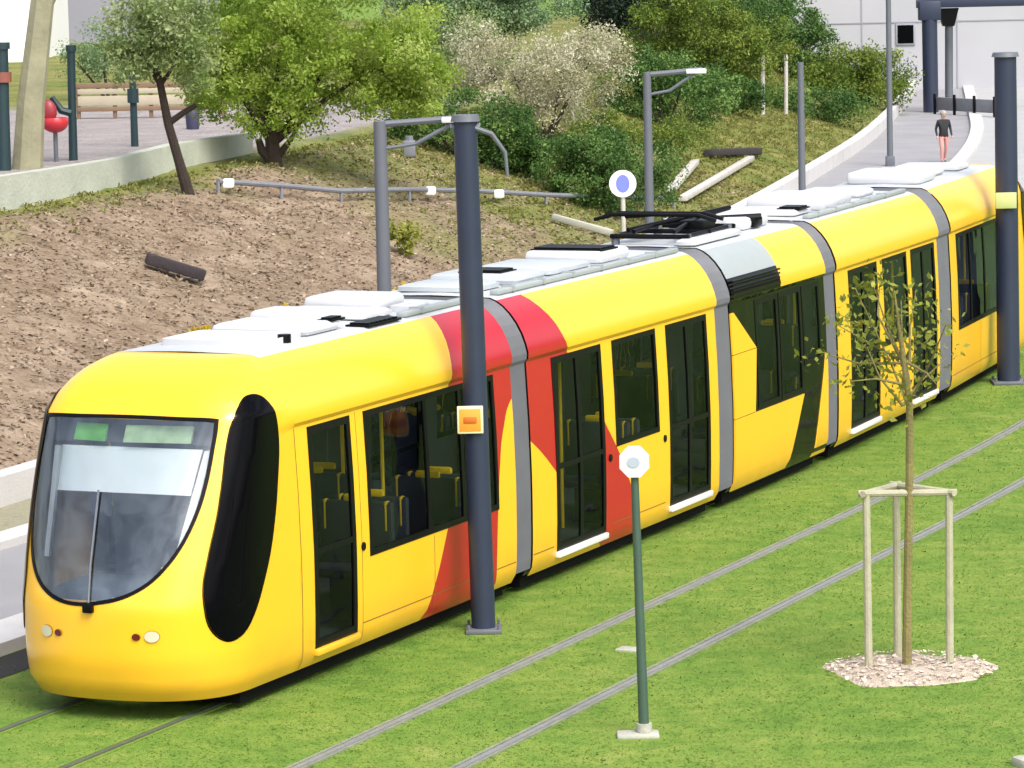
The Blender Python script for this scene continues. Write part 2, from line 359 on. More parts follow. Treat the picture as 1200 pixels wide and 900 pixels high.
cdirt, nf = ramp_(1.2, [(.28, (.12, .085, .052)), (.45, (.205, .15, .102)), (.57, (.27, .205, .145)), (.74, (.39, .31, .23))])
cp, _ = ramp_(.7, [(.3, (.22, .195, .19)), (.7, (.34, .305, .295))])
def mixc(a, b, f):
    mx = N.new('ShaderNodeMix'); mx.data_type = 'RGBA'; L.new(f, mx.inputs['Factor']); L.new(a, mx.inputs['A']); L.new(b, mx.inputs['B']); return mx.outputs['Result']
L.new(mixc(mixc(cg, cdirt, sp.outputs[0]), cp, sp.outputs[1]), B.inputs['Base Color'])
n2 = N.new('ShaderNodeTexNoise'); n2.inputs['Scale'].default_value = 7; n2.inputs['Detail'].default_value = 8; L.new(tc.outputs['Object'], n2.inputs['Vector'])
bp = N.new('ShaderNodeBump'); bp.inputs['Strength'].default_value = .9; bp.inputs['Distance'].default_value = .12; L.new(n2.outputs['Fac'], bp.inputs['Height']); L.new(bp.outputs['Normal'], B.inputs['Normal'])
hill = poly_mesh('hill', V, Fc, hm, smooth=True); struct(hill)
ca = hill.data.attributes.new('zone', 'FLOAT_COLOR', 'POINT'); ca.data.foreach_set('color', np.array(COL, np.float32).ravel())

# rails: grooved rail set in a pale strip, one object per rail
for n0, lab in ((-.7175, 'steel rail hidden under the far side of the yellow tram'), (.7175, 'steel rail under the near side of the yellow tram, showing in front of its nose'),
                (2.77, 'left rail of the empty grass track, nearer to the tram'), (4.2, 'right rail of the empty grass track, passing the white sign pole base')):
    bm = bmesh.new(); ss = list(np.arange(-20, 110, 1.))
    def strip(a, b, z0, z1, mi):
        prev = None
        for s in ss:
            row = [bm.verts.new(P(s, n0+a, z0)), bm.verts.new(P(s, n0+a, z1)), bm.verts.new(P(s, n0+b, z1)), bm.verts.new(P(s, n0+b, z0))]
            if prev:
                for k in range(3): bm.faces.new((prev[k], prev[k+1], row[k+1], row[k])).material_index = mi
            prev = row
    strip(-.085, -.045, -.02, .018, 1); strip(-.042, -.004, -.02, .010, 2); strip(-.003, .055, -.02, .03, 0); strip(.057, .088, -.02, .016, 1)
    o = finish(bm, 'tram_rail', [M['steel'], M['railbed'], M['groove']] if n0 > 1 else [M['rail_dull'], M['lawn'], M['groove']], smooth=0, recalc=True); tag(o, lab, 'rail', 'rails in the grass')

# ------------------------------------------------------------------ the tram
TR = thing('tram', 'long yellow articulated tram with red swooshes and black windows on the grass track', 'tram', P(0), -H(0))
TM = Matrix.Translation(P(0)) @ Matrix.Rotation(-H(0), 4, 'Z'); TLEN = 32.8
def module_matrix(s0, s1):
    a, b = P(s0), P(s1); h = math.atan2(b.x-a.x, b.y-a.y)
    return TM.inverted() @ Matrix.Translation(a) @ Matrix.Rotation(-h, 4, 'Z') @ Matrix.Translation((0, -s0, 0))
PRZ = [.20, .30, .40, .70, 1.13, 1.37, 2.0, 2.63, 2.67, 2.715, 2.78, 2.88, 3.00, 3.12, 3.22, 3.31, 3.37, 3.40]
PRX = [1.13, 1.19, 1.205, 1.215, 1.22, 1.22, 1.205, 1.175, 1.172, 1.205, 1.21, 1.185, 1.14, 1.075, 1.00, .91, .82, .74]
def prx(z): return float(np.interp(z, PRZ, PRX))
def body(y0, y1, opens, mats, name='car_body', rooff=None, ends=True):
    """shell with real window and door openings on both sides; faces: 0 paint, 1 roof, 2 inside"""
    bm = bmesh.new()
    ys = sorted({round(v, 3) for o in opens for v in o[:2]} | {y0, y1} | set(np.round(np.arange(y0+.4, y1-.2, .4), 3)))
    zs = sorted({round(v, 3) for o in opens for v in o[2:4]} | set(PRZ))
    for sg in (1, -1):
        g = [[bm.verts.new((sg*prx(z), y, z)) for z in zs] for y in ys]
        top = [bm.verts.new((0, y, 3.415)) for y in ys]
        for i in range(len(ys)-1):
            for k in range(len(zs)-1):
                ym, zm = (ys[i]+ys[i+1])/2, (zs[k]+zs[k+1])/2
                if any(o[0] < ym < o[1] and o[2] < zm < o[3] for o in opens): continue
                q = [g[i][k], g[i+1][k], g[i+1][k+1], g[i][k+1]]
                bm.faces.new(q if sg > 0 else q[::-1]).material_index = rooff(ym, zm) if rooff else 0
                if zm < 2.66:
                    q = [bm.verts.new((sg*(prx(c)-.06), b, c)) for b, c in ((ys[i], zs[k]), (ys[i+1], zs[k]), (ys[i+1], zs[k+1]), (ys[i], zs[k+1]))]
                    bm.faces.new(q[::-1] if sg > 0 else q).material_index = len(mats)
            q = [g[i][-1], g[i+1][-1], top[i+1], top[i]]; bm.faces.new(q if sg > 0 else q[::-1]).material_index = 1
    bmesh.ops.remove_doubles(bm, verts=bm.verts, dist=.0005)
    o = finish(bm, name, list(mats)+[M['lining']], TR, smooth=30)
    return o
def opening(bm, y0, y1, z0, z1, sg, door=False, mull=()):
    """frame ring (0) and glass (1) that follow the side profile"""
    zs = [z0]+[z for z in PRZ if z0 < z < z1]+[z1]
    def pt(y, z, off): return Vector((sg*(prx(z)+off), y, z))
    def slab(a, b, c, d, off, mi, th=.03):
        zz = [c]+[z for z in PRZ if c < z < d]+[d]; prev = None
        for z in zz:
            row = [bm.verts.new(pt(a, z, off)), bm.verts.new(pt(b, z, off)), bm.verts.new(pt(b, z, off-th)), bm.verts.new(pt(a, z, off-th))]
            if prev:
                for k in range(4): bm.faces.new((prev[k], prev[(k+1) % 4], row[(k+1) % 4], row[k])).material_index = mi
            else: bm.faces.new(row[::-1]).material_index = mi
            prev = row
        bm.faces.new(prev).material_index = mi
    fw_ = .07 if door else .055
    slab(y0-.01, y0+fw_, z0-.01, z1+.01, .007, 0); slab(y1-fw_, y1+.01, z0-.01, z1+.01, .007, 0)
    slab(y0+fw_, y1-fw_, z0-.01, z0+fw_, .0065, 0); slab(y0+fw_, y1-fw_, z1-fw_, z1+.01, .0065, 0)
    for m_ in mull: slab(m_-.035, m_+.035, z0+fw_, z1-fw_, .006, 0)
    if door:
        ym = (y0+y1)/2
        if y1-y0 > 1.1: slab(ym-.045, ym+.045, z0+fw_, z1-fw_, .006, 0)
        slab(y0+fw_, y1-fw_, 1.33, 1.39, .005, 0)
    prev = None
    for z in zs:
        row = [bm.verts.new(pt(y0+.02, z, -.008)), bm.verts.new(pt(y1-.02, z, -.008))]
        if prev: bm.faces.new((prev[0], prev[1], row[1], row[0])).material_index = 1
        prev = row
def add_openings(cb, opens, sill='sill'):
    for y0, y1, z0, z1, kind, mull in opens:
        for sg in (1, -1):
            bm = bmesh.new(); opening(bm, y0, y1, z0, z1, sg, kind == 'door', mull)
            finish(bm, kind, [M['black'], M['glass']], cb, smooth=0, recalc=True)
            if kind == 'door':
                bm = bmesh.new(); box(bm, sg*1.20, (y0+y1)/2, .335, .09, y1-y0+.04, .07, .012); finish(bm, 'door_sill', M[sill], cb)
def trims(cb, buttons, seams):
    for y, z in buttons:
        for sg in (1, -1):
            bm = bmesh.new(); tube(bm, [(sg*(prx(z)-.01), y, z), (sg*(prx(z)+.014), y, z)], .045, 12)
            finish(bm, 'door_button', M['black'], cb)
    for sg in (1, -1):
        for y0, y1, z0, z1 in seams:
            bm = bmesh.new(); zs = [z0]+[z for z in PRZ if z0 < z < z1]+[z1]; prev = None
            for z in zs:
                row = [bm.verts.new((sg*(prx(z)+.0015), y0, z)), bm.verts.new((sg*(prx(z)+.0015), y1, z))]
                if prev: bm.faces.new((prev[0], prev[1], row[1], row[0]))
                prev = row
            finish(bm, 'panel_seam', M['seam'], cb, smooth=0)
def interior(cb, y0, y1, seats, poles):
    bm = bmesh.new(); box(bm, 0, (y0+y1)/2, .36, 2.2, y1-y0, .05); finish(bm, 'floor', M['innerdark'], cb, smooth=0)
    bm = bmesh.new(); box(bm, 0, (y0+y1)/2, 2.72, 2.2, y1-y0, .04); finish(bm, 'ceiling', M['inner'], cb, smooth=0)
    for y, sg, d in seats:
        bm = bmesh.new(); box(bm, sg*.72, y, .86, .86, .44, .10, .03); box(bm, sg*.72, y+d*.24, 1.22, .86, .09, .72, .03); box(bm, sg*.72, y, .6, .3, .3, .44)
        box(bm, sg*.72, y+d*.24, 1.60, .30, .06, .10, .03, 1)
        for sx in (-.36, .36): box(bm, sg*.72+sx, y+d*.24, 1.42, .06, .10, .34, .03, 1)
        finish(bm, 'seat', [M['seatdark'], M['seat']], cb)
    for y, x in poles:
        bm = bmesh.new(); tube(bm, [(x, y, .38), (x, y, 2.7)], .022, 8); finish(bm, 'grab_pole', M['seat'], cb)

# --- nose surface
ZN = [.2, .35, .6, 1.1, 1.2, 1.5, 2.0, 2.5, 2.9, 3.05, 3.18, 3.28, 3.36, 3.40]
YF = [.16, .05, 0, .0, .02, .14, .38, .66, .87, .98, 1.13, 1.31, 1.56, 1.73]
LL = [1.0, 1.1, 1.15, 1.15, 1.15, 1.1, 1.0, .85, .70, .66, .6, .5, .36, .27]
NN = [2.5, 2.5, 2.5, 2.5, 2.5, 2.65, 3.0, 3.5, 3.8, 3.6, 3.4, 3.2, 3.2, 3.2]
WN = [1.12, 1.195, 1.212, 1.22, 1.22, 1.222, 1.222, 1.21, 1.185, 1.12, 1.04, .95, .83, .74]
gz = lambda z, A: float(np.interp(z, ZN, A))
def yfun(x, z):
    w, l, n = gz(z, WN), gz(z, LL), gz(z, NN); u = min(abs(x)/w, 1.0); return gz(z, YF)+l*(1-max(0, 1-u**n)**(1/n))
def xfun(y, z):
    w, l, n = gz(z, WN), gz(z, LL), gz(z, NN); v = min(max((gz(z, YF)+l-y)/l, 0), 1); return w*max(0, 1-v**n)**(1/n)
def nrm(v): return v.normalized()
def nfront(x, z, off):
    e = .01; gx = (yfun(x+e, z)-yfun(x-e, z))/(2*e); gz_ = (yfun(x, z+e)-yfun(x, z-e))/(2*e)
    return Vector((x, yfun(x, z), z))+nrm(Vector((gx, -1, gz_)))*off
def nside(sg):
    def f(y, z, off):
        e = .01; gy = (xfun(y+e, z)-xfun(y-e, z))/(2*e); gz_ = (xfun(y, z+e)-xfun(y, z-e))/(2*e)
        v = Vector((xfun(y, z), y, z))+nrm(Vector((1, -gy, -gz_)))*off; return Vector((sg*v.x, v.y, v.z))
    return f
def smooth_poly(pts, n=8):
    out = []; k = len(pts)
    for i in range(k):
        p0, p1, p2, p3 = [Vector(pts[(i+j-1) % k]) for j in range(4)]
        for a in range(n):
            t = a/n; q = .5*((2*p1)+(p2-p0)*t+(2*p0-5*p1+4*p2-p3)*t*t+(3*p1-p0-3*p2+p3)*t**3); out.append((q.x, q.y))
    return out
def patch(bm, poly, f3, cen, r0, r1, off, rings=8, mi=0, flipy=None):
    prev = None
    for a in range(rings+1):
        r = r0+(r1-r0)*a/rings
        row = [bm.verts.new(flipy(f3(cen[0]+(u-cen[0])*r, cen[1]+(v-cen[1])*r, off))) for u, v in poly] if r > 1e-6 else None
        if prev:
            n = len(row)
            for k in range(n): bm.faces.new((prev[k], prev[(k+1) % n], row[(k+1) % n], row[k])).material_index = mi
        elif a == 1 or (row and r0 > 0): pass
        if row is None: prev = None; cv = bm.verts.new(flipy(f3(cen[0], cen[1], off)))
        else:
            if a == 1 and r0 == 0:
                n = len(row)
                for k in range(n): bm.faces.new((cv, row[k], row[(k+1) % n])).material_index = mi
            prev = row
WSP = smooth_poly([(-.98, 2.885), (-.5, 2.90), (0, 2.905), (.5, 2.90), (.87, 2.89), (.92, 2.84), (.925, 2.6), (.92, 2.3), (.885, 2.02), (.80, 1.74), (.68, 1.52), (.52, 1.35), (.30, 1.23), (.05, 1.17), (-.21, 1.145), (-.46, 1.18), (-.68, 1.28), (-.83, 1.42), (-.95, 1.64), (-1.02, 1.95), (-1.05, 2.3), (-1.06, 2.6), (-1.05, 2.83)], 5)
CAP = smooth_poly([(1.13, 2.985), (1.235, 3.055), (1.36, 3.075), (1.48, 3.04), (1.57, 2.95), (1.63, 2.80), (1.63, 2.55), (1.56, 2.2), (1.46, 1.82), (1.34, 1.5), (1.15, 1.18), (.98, .96), (.82, .82), (.63, .765), (.49, .82), (.40, .95), (.37, 1.14), (.40, 1.36), (.49, 1.62), (.62, 1.94), (.76, 2.3), (.87, 2.58), (1.0, 2.85)], 4)
def inside(poly, x, y):
    r = False; j = len(poly)-1
    for i in range(len(poly)):
        (xi, yi), (xj, yj) = poly[i], poly[j]
        if (yi > y) != (yj > y) and x < (xj-xi)*(y-yi)/(yj-yi)+xi: r = not r
        j = i
    return r
def nose(cb, fl):
    """the rounded cab end; fl maps nose coordinates (tip at y=0) onto this end of the tram"""
    bm = bmesh.new(); zz = sorted(set(list(np.linspace(.2, 1.2, 14))+list(np.linspace(1.2, 2.95, 44))+list(np.linspace(2.95, 3.36, 12))+[3.38, 3.40]))
    th = [math.copysign(abs(t)**.75, t)*math.pi/2 for t in np.linspace(-1, 1, 93)]
    rows = []
    for z in zz:
        w, l, n, yf = gz(z, WN), gz(z, LL), gz(z, NN), gz(z, YF)
        pts = [(w*math.copysign(abs(math.sin(t))**(2/n), t), yf+l*(1-abs(math.cos(t))**(2/n)) if abs(math.cos(t)) > 1e-9 else yf+l) for t in th]
        xe = prx(z)
        pts = [(-xe, 2.02), (-(xe+w)/2, (2.02+yf+l)/2+.05)]+pts+[((xe+w)/2, (2.02+yf+l)/2+.05), (xe, 2.02)]
        rows.append([bm.verts.new(fl(Vector((x, y, z)))) for x, y in pts])
    small = [(0+(u-0)*.975, 2.05+(v-2.05)*.975) for u, v in WSP]
    for i in range(len(zz)-1):
        for k in range(len(rows[0])-1):
            q = (rows[i][k], rows[i+1][k], rows[i+1][k+1], rows[i][k+1])
            ctr = sum((fl(v.co.copy()) for v in q), Vector())/4 if True else None
            if ctr.y < 1.25 and inside(small, ctr.x, ctr.z): continue
            bm.faces.new(q)
    bm.faces.new(rows[-1]).material_index = 0
    bmesh.ops.remove_doubles(bm, verts=bm.verts, dist=.0004)
    finish(bm, 'cab_shell', M['yellow'], cb, smooth=28, recalc=True)
    bm = bmesh.new(); patch(bm, WSP, nfront, (0, 2.05), 0, .985, .004, 12, 0, fl); patch(bm, WSP, nfront, (0, 2.05), .962, 1.0, .009, 2, 1, fl); patch(bm, WSP, nfront, (0, 2.05), 1.0, 1.004, .004, 1, 1, fl)
    finish(bm, 'windscreen', [M['wind'], M['black']], cb, smooth=40)
    for sg in (1, -1):
        bm = bmesh.new(); patch(bm, CAP, nside(sg), (1.02, 1.95), 0, 1, .014, 40, 0, fl); patch(bm, CAP, nside(sg), (1.02, 1.95), 1, 1.012, .004, 1, 0, fl)
        finish(bm, 'side_window', M['blackglass'], cb, smooth=40)
        # headlight cluster
        bm = bmesh.new()
        for (x, z, r, mi) in ((.58, .87, .07, 0), (.43, .865, .042, 1)):
            pl = [(x*sg+r*math.cos(a), z+r*.8*math.sin(a)) for a in np.linspace(0, 2*math.pi, 17)[:-1]]; patch(bm, pl, nfront, (x*sg, z), 0, 1, .016, 4, mi, fl); patch(bm, pl, nfront, (x*sg, z), 1, 1.06, .004, 1, 1, fl)
        finish(bm, 'headlight', [M['lens'], M['redlens']], cb, smooth=40)
    # wiper: black hub and pale arm parked upright
    bm = bmesh.new(); hub = nfront(-.06, 1.13, .03); box(bm, 0, 0, 0, .11, .06, .1, .015, 1)
    bmesh.ops.translate(bm, verts=bm.verts, vec=fl(hub)); tube(bm, [fl(nfront(x, z, .03)) for x, z in ((-.06, 1.16), (-.10, 1.5), (-.15, 2.0), (-.18, 2.2))], .011, 6); finish(bm, 'wiper', [M['lamp'], M['black']], cb)
    # cab inside: desk, seat, blind, display
    bm = bmesh.new()
    def fb(x, y, z, sx, sy, sz, bev=0, mi=0):
        q = fl(Vector((x, y, z))); box(bm, q.x, q.y, q.z, sx, sy, sz, bev, mi)
    fb(0, 1.15, .95, 1.9, .8, .5, .1); fb(0, 2.3, 1.5, 2.1, .06, 2.2); fb(0, 1.6, .4, 1.8, 1.4, .06)
    finish(bm, 'cab_desk', M['cabgrey'], cb)
    bm = bmesh.new(); fb(.05, 1.85, 1.0, .5, .5, .12, .04); fb(.05, 2.08, 1.42, .5, .12, .8, .05); finish(bm, 'driver_seat', M['innerdark'], cb)
    bm = bmesh.new(); prism(bm, [(-.80, 2.16), (.72, 2.16), (.74, 2.58), (-.84, 2.58)], lambda u, v, o: fl(Vector((u, yfun(u*.5, v)+.10+.15*abs(u)+o, v))), 0, .02); finish(bm, 'sun_blind', M['blind'], cb, smooth=0, recalc=True)
    dsp = lambda u, v, o: fl(Vector((u, yfun(u*.5, v)+.10+.12*abs(u)+o, v)))
    bm = bmesh.new(); prism(bm, [(-.95, 2.62), (.9, 2.62), (.88, 2.84), (-.92, 2.84)], dsp, .01, .08); finish(bm, 'display_box', M['innerdark'], cb, smooth=0, recalc=True)
    for a_, b_, m_ in ((-.70, -.32, 'display'), (-.1, .62, 'display2')):
        bm = bmesh.new(); prism(bm, [(a_, 2.64), (b_, 2.64), (b_, 2.80), (a_, 2.80)], dsp, -.01, .02); finish(bm, 'destination_display', M[m_], cb, smooth=0, recalc=True)  # two plain matte green panels behind the top of the windscreen
    for a_ in (-.90, .80):
        bm = bmesh.new(); prism(bm, [(a_*.86, 1.55), (a_*.86+.07, 1.55), (a_+.07, 2.58), (a_, 2.58)], lambda u, v, o: fl(Vector((u, yfun(u, v)+.09+o, v))), 0, .05); finish(bm, 'window_pillar', M['sill'], cb, smooth=0, recalc=True)  # pale upright strip just inside each side of the windscreen
idf = lambda v: v
endf = lambda v: Vector((-v.x, TLEN-v.y, v.z))
def mirror_open(L_): return [(TLEN-b, TLEN-a, c, d, k, tuple(TLEN-m for m in mu)) for a, b, c, d, k, mu in L_]
O1 = [(2.33, 3.28, .385, 2.63, 'door', ()), (3.62, 6.92, 1.13, 2.63, 'window', (5.1, 6.0))]
O2 = [(8.60, 10.08, .385, 2.63, 'door', ()), (10.45, 11.85, 1.37, 2.63, 'window', ()), (12.22, 13.62, .385, 2.63, 'door', ())]
def rf_none(y, z): return 1 if z > 3.37 else 0
def roof_gear(cb, boxes, mi='fairing'):
    for x, y, sx, sy, z1 in boxes:
        bm = bmesh.new(); box(bm, x, y, (3.40+z1)/2, sx, sy, z1-3.40, .07); finish(bm, 'roof_fairing', M[mi], cb)
def duct(cb, y0, y1):
    bm = bmesh.new(); box(bm, .70, (y0+y1)/2, 3.435, .12, y1-y0, .06, .015)
    for k in range(int((y1-y0)/.9)): box(bm, .70, y0+.4+k*.9, 3.45, .16, .05, .06)
    finish(bm, 'cable_duct', M['roofgrey'], cb)
def grille(cb, x, y, sx, sy, z):
    bm = bmesh.new()
    for k in range(7): box(bm, x, y+sy*(k-3)/7, z, sx, sy/10, .03)
    box(bm, x, y, z-.015, sx+.06, sy+.06, .02); finish(bm, 'roof_grille', M['black'], cb)
def under(cb, y0, y1):
    bm = bmesh.new(); box(bm, 0, (y0+y1)/2, .16, 2.06, y1-y0, .2); finish(bm, 'underframe', M['under'], cb, smooth=0)
mods = []
# front car
m1 = body(2.0, 7.42, O1, [M['front'], M['roofw']], rooff=rf_none); m1.matrix_local = module_matrix(0, 7.6); add_openings(m1, O1, 'yellow'); nose(m1, idf)
interior(m1, 2.3, 7.4, [(4.1, 1, 1), (4.1, -1, 1), (4.95, 1, -1), (4.95, -1, 1), (5.9, 1, 1), (5.9, -1, 1), (6.7, 1, -1), (6.7, -1, -1)], [(3.45, .6), (3.45, -.6), (5.45, .5), (6.3, -.4)])
trims(m1, [(3.45, 1.25)], [(2.03, 2.045, .22, 2.66), (3.42, 3.43, .22, 2.66), (3.43, 7.4, .44, .452), (5.2, 5.212, .22, 1.1)]); under(m1, 1.0, 7.4); roof_gear(m1, [(0, 3.0, 1.2, .9, 3.45), (.02, 3.95, 1.15, .8, 3.52), (-.15, 4.75, .85, .6, 3.57), (-.05, 5.45, 1.15, .7, 3.50), (-.2, 6.3, .9, .8, 3.58), (.45, 6.35, .3, .5, 3.47)]); grille(m1, .66, 5.0, .22, .75, 3.43); grille(m1, .5, 4.3, .12, .25, 3.53)
duct(m1, 5.6, 7.3)
bm = bmesh.new(); tube(bm, [(.58, 3.05, 3.40), (.58, 3.05, 3.49)], .07, 12); finish(bm, 'roof_aerial', M['black'], m1)
# second car (hung between the bogie cars)
m2 = body(7.88, 13.95, O2, [M['second'], M['roofw']], rooff=rf_none); m2.matrix_local = module_matrix(7.6, 14.2); add_openings(m2, O2)
interior(m2, 7.9, 13.9, [(10.8, 1, 1), (10.8, -1, 1), (11.6, 1, -1), (11.6, -1, -1)], [(8.5, .5), (10.2, .6), (12.1, -.6), (13.7, .5)])
trims(m2, [(10.24, 1.25), (12.03, 1.25)], [(10.3, 12.05, .44, .452), (7.9, 8.5, .44, .452)]); under(m2, 7.9, 13.9); roof_gear(m2, [(-.1, 8.6, 1.0, .8, 3.49), (-.05, 9.6, 1.15, .9, 3.53), (-.1, 11.0, 1.1, 1.3, 3.50)], 'fairgrey'); roof_gear(m2, [(-.1, 12.5, 1.05, 1.0, 3.56)]); grille(m2, -.1, 12.4, .9, .5, 3.58); grille(m2, -.05, 9.6, .5, .4, 3.55); duct(m2, 8.1, 13.8)
# short middle car: black glass sides, yellow panels, pantograph
O3 = [(15.48, 16.38, 1.2, 2.62, 'window', ()), (16.46, 17.36, 1.2, 2.62, 'window', ()), (17.44, 18.18, 1.55, 2.62, 'window', ())]
def rf3(y, z): return 1 if z > 3.37 else (2 if z < 2.70 else (3 if (y < 16.52 and z > 3.0) else (2 if y < 16.52 else 0)))
m3_ = body(14.5, 18.44, O3, [M['yellow'], M['roofw'], M['darkpanel'], M['roofgrey']], rooff=rf3); m3_.matrix_local = module_matrix(14.2, 18.65); add_openings(m3_, O3)
for sg in (1, -1):
    fs = lambda y, z, o: Vector((sg*(prx(z)+o), y, z))
    def strips(pts_lo, pts_hi, name):
        bm = bmesh.new()
        zs = np.linspace(0, 1, 9); prev = None
        for t in zs:
            a = Vector(pts_lo[0]).lerp(Vector(pts_hi[0]), t); b = Vector(pts_lo[1]).lerp(Vector(pts_hi[1]), t)
            row = [bm.verts.new(fs(a.x, a.y, .012)), bm.verts.new(fs(b.x, b.y, .012)), bm.verts.new(fs(b.x, b.y, -.01)), bm.verts.new(fs(a.x, a.y, -.01))]
            if prev:
                for k in range(4): bm.faces.new((prev[k], prev[(k+1) % 4], row[(k+1) % 4], row[k]))
            else: bm.faces.new(row)
            prev = row
        bm.faces.new(prev); return finish(bm, name, M['yellow'], m3_, smooth=20, recalc=True)
    strips([(14.5, .22), (16.70, .22)], [(14.5, 1.16), (17.38, 1.16)], 'side_panel')
    strips([(14.5, 1.17), (15.32, 1.17)], [(14.5, 2.0), (15.44, 2.0)], 'side_panel')
    strips([(14.5, 2.01), (15.44, 2.01)], [(14.5, 2.55), (14.62, 2.55)], 'side_panel')
    strips([(17.83, .22), (18.44, .22)], [(18.36, 1.6), (18.44, 1.6)], 'side_panel')
    bm = bmesh.new()
    for k in range(5): box(bm, sg*1.195, 15.5, 2.74+k*.055, .05, 1.9, .022)
    finish(bm, 'louvre', M['black'], m3_, smooth=0)
interior(m3_, 14.5, 18.3, [(15.3, 1, 1), (15.3, -1, 1), (16.7, 1, -1), (16.7, -1, -1)], [(16.0, .4)])
under(m3_, 14.5, 18.3); roof_gear(m3_, [(-.1, 17.6, 1.2, 1.1, 3.58), (.55, 15.5, .3, 1.9, 3.5)])
def pantograph(par):
    bm = bmesh.new(); z0 = 3.52
    for x in (-.5, .5):
        tube(bm, [(x, 14.7, z0), (x, 16.6, z0)], .035, 6)
        for y in (14.8, 16.4): tube(bm, [(x, y, 3.40), (x, y, z0+.03)], .06, 8, 1)
    for y in (14.75, 15.6, 16.55): tube(bm, [(-.55, y, z0), (.55, y, z0)], .035, 6)
    for sx in (-1, 1): tube(bm, [(sx*.28, 14.9, z0+.05), (sx*.1, 16.5, z0+.16), (sx*.42, 15.0, z0+.24)], .03, 6)
    tube(bm, [(-.3, 16.45, z0+.14), (.3, 16.45, z0+.14)], .06, 8); box(bm, -.3, 17.0, z0+.02, .4, .5, .16, .03); tube(bm, [(-.55, 16.9, z0+.02), (.6, 17.5, z0+.05)], .05, 8); tube(bm, [(-.4, 15.0, z0+.06), (.35, 16.9, z0+.22), (-.1, 17.4, z0+.1)], .035, 6); box(bm, .4, 17.55, z0-.02, .3, .35, .14, .03)
    for dy in (0, .28): tube(bm, [(-.85, 14.95+dy, z0+.20), (-.6, 14.95+dy, z0+.27), (.6, 14.95+dy, z0+.27), (.85, 14.95+dy, z0+.20)], .028, 6)
    box(bm, .25, 15.9, z0+.05, .35, .5, .18, .03)
    return finish(bm, 'pantograph', [M['black'], M['lamp']], par)
pantograph(m3_)
# fourth and fifth cars mirror the second and first
def shift4(L_): return [(a-.03, b-.03, c, d, k, mu) for a, b, c, d, k, mu in mirror_open(L_)]
O4 = [(19.62, 21.12, .385, 2.63, 'door', ()), (21.45, 22.78, 1.37, 2.63, 'window', ()), (23.05, 24.42, .385, 2.63, 'door', ())]
m4 = body(18.94, 24.62, O4, [M['yellow'], M['roofw']], rooff=rf_none); m4.matrix_local = module_matrix(18.65, 25.0); add_openings(m4, O4)
interior(m4, 19.0, 24.6, [(21.8, 1, 1), (21.8, -1, 1), (22.5, 1, -1), (22.5, -1, -1)], [(19.5, .5), (21.3, .6), (22.9, -.6), (24.5, .5)])
trims(m4, [(21.3, 1.25), (22.92, 1.25)], [(21.3, 22.9, .44, .452)]); under(m4, 19.0, 24.6); duct(m4, 19.2, 24.4); roof_gear(m4, [(-.1, 19.9, 1.1, .9, 3.50), (-.05, 21.4, 1.2, 1.5, 3.60), (-.1, 23.5, 1.0, .9, 3.52)]); roof_gear(m4, [(-.1, 22.6, .9, .5, 3.47)], 'fairgrey'); grille(m4, .3, 19.9, .3, .4, 3.52)
O5 = [(25.9, 29.2, 1.13, 2.63, 'window', (26.9, 28.0)), (29.52, 30.47, .385, 2.63, 'door', ())]
m5 = body(25.4, 30.8, O5, [M['yellow'], M['roofw']], rooff=rf_none); m5.matrix_local = module_matrix(25.0, 32.8); add_openings(m5, O5, 'yellow'); nose(m5, endf)
interior(m5, 25.4, 30.5, [(26.3, 1, 1), (26.3, -1, 1), (27.4, 1, -1), (27.4, -1, 1), (28.5, 1, 1), (28.5, -1, -1)], [(29.3, .6), (27.0, -.4)])
trims(m5, [(29.36, 1.25)], [(25.45, 29.4, .44, .452), (27.6, 27.612, .22, 1.1)]); under(m5, 25.4, 31.8); roof_gear(m5, [(0, 26.6, 1.2, 1.2, 3.60), (-.1, 28.1, 1.1, .9, 3.52), (0, 29.6, 1.1, 1.0, 3.5)])
def gangway(y0, y1, mm):
    bm = bmesh.new(); n = 15; prev = None
    for i in range(n+1):
        y = y0+(y1-y0)*i/n; k = .985 if i % 2 else .945
        row = [(prx(z)*k, z) for z in PRZ[1:]]; ring = [(x, y, z-.01) for x, z in row]+[(0, y, 3.40*k+.05)]+[(-x, y, z-.01) for x, z in row[::-1]]
        ring = [bm.verts.new(v) for v in ring]
        if prev:
            for a in range(len(ring)-1): bm.faces.new((prev[a], ring[a], ring[a+1], prev[a+1]))
        prev = ring
    o = finish(bm, 'gangway_bellows', M['bellows'], TR, smooth=0, recalc=True); o.matrix_local = mm
    bm = bmesh.new(); box(bm, 0, (y0+y1)/2, .3, 1.7, y1-y0+.1, .1); f = finish(bm, 'gangway_floor', M['under'], o, smooth=0)
gangway(7.43, 7.87, module_matrix(7.2, 8.1)); gangway(13.96, 14.49, module_matrix(13.7, 14.7)); gangway(18.45, 18.93, module_matrix(18.1, 19.2)); gangway(24.63, 25.39, module_matrix(24.3, 25.7))

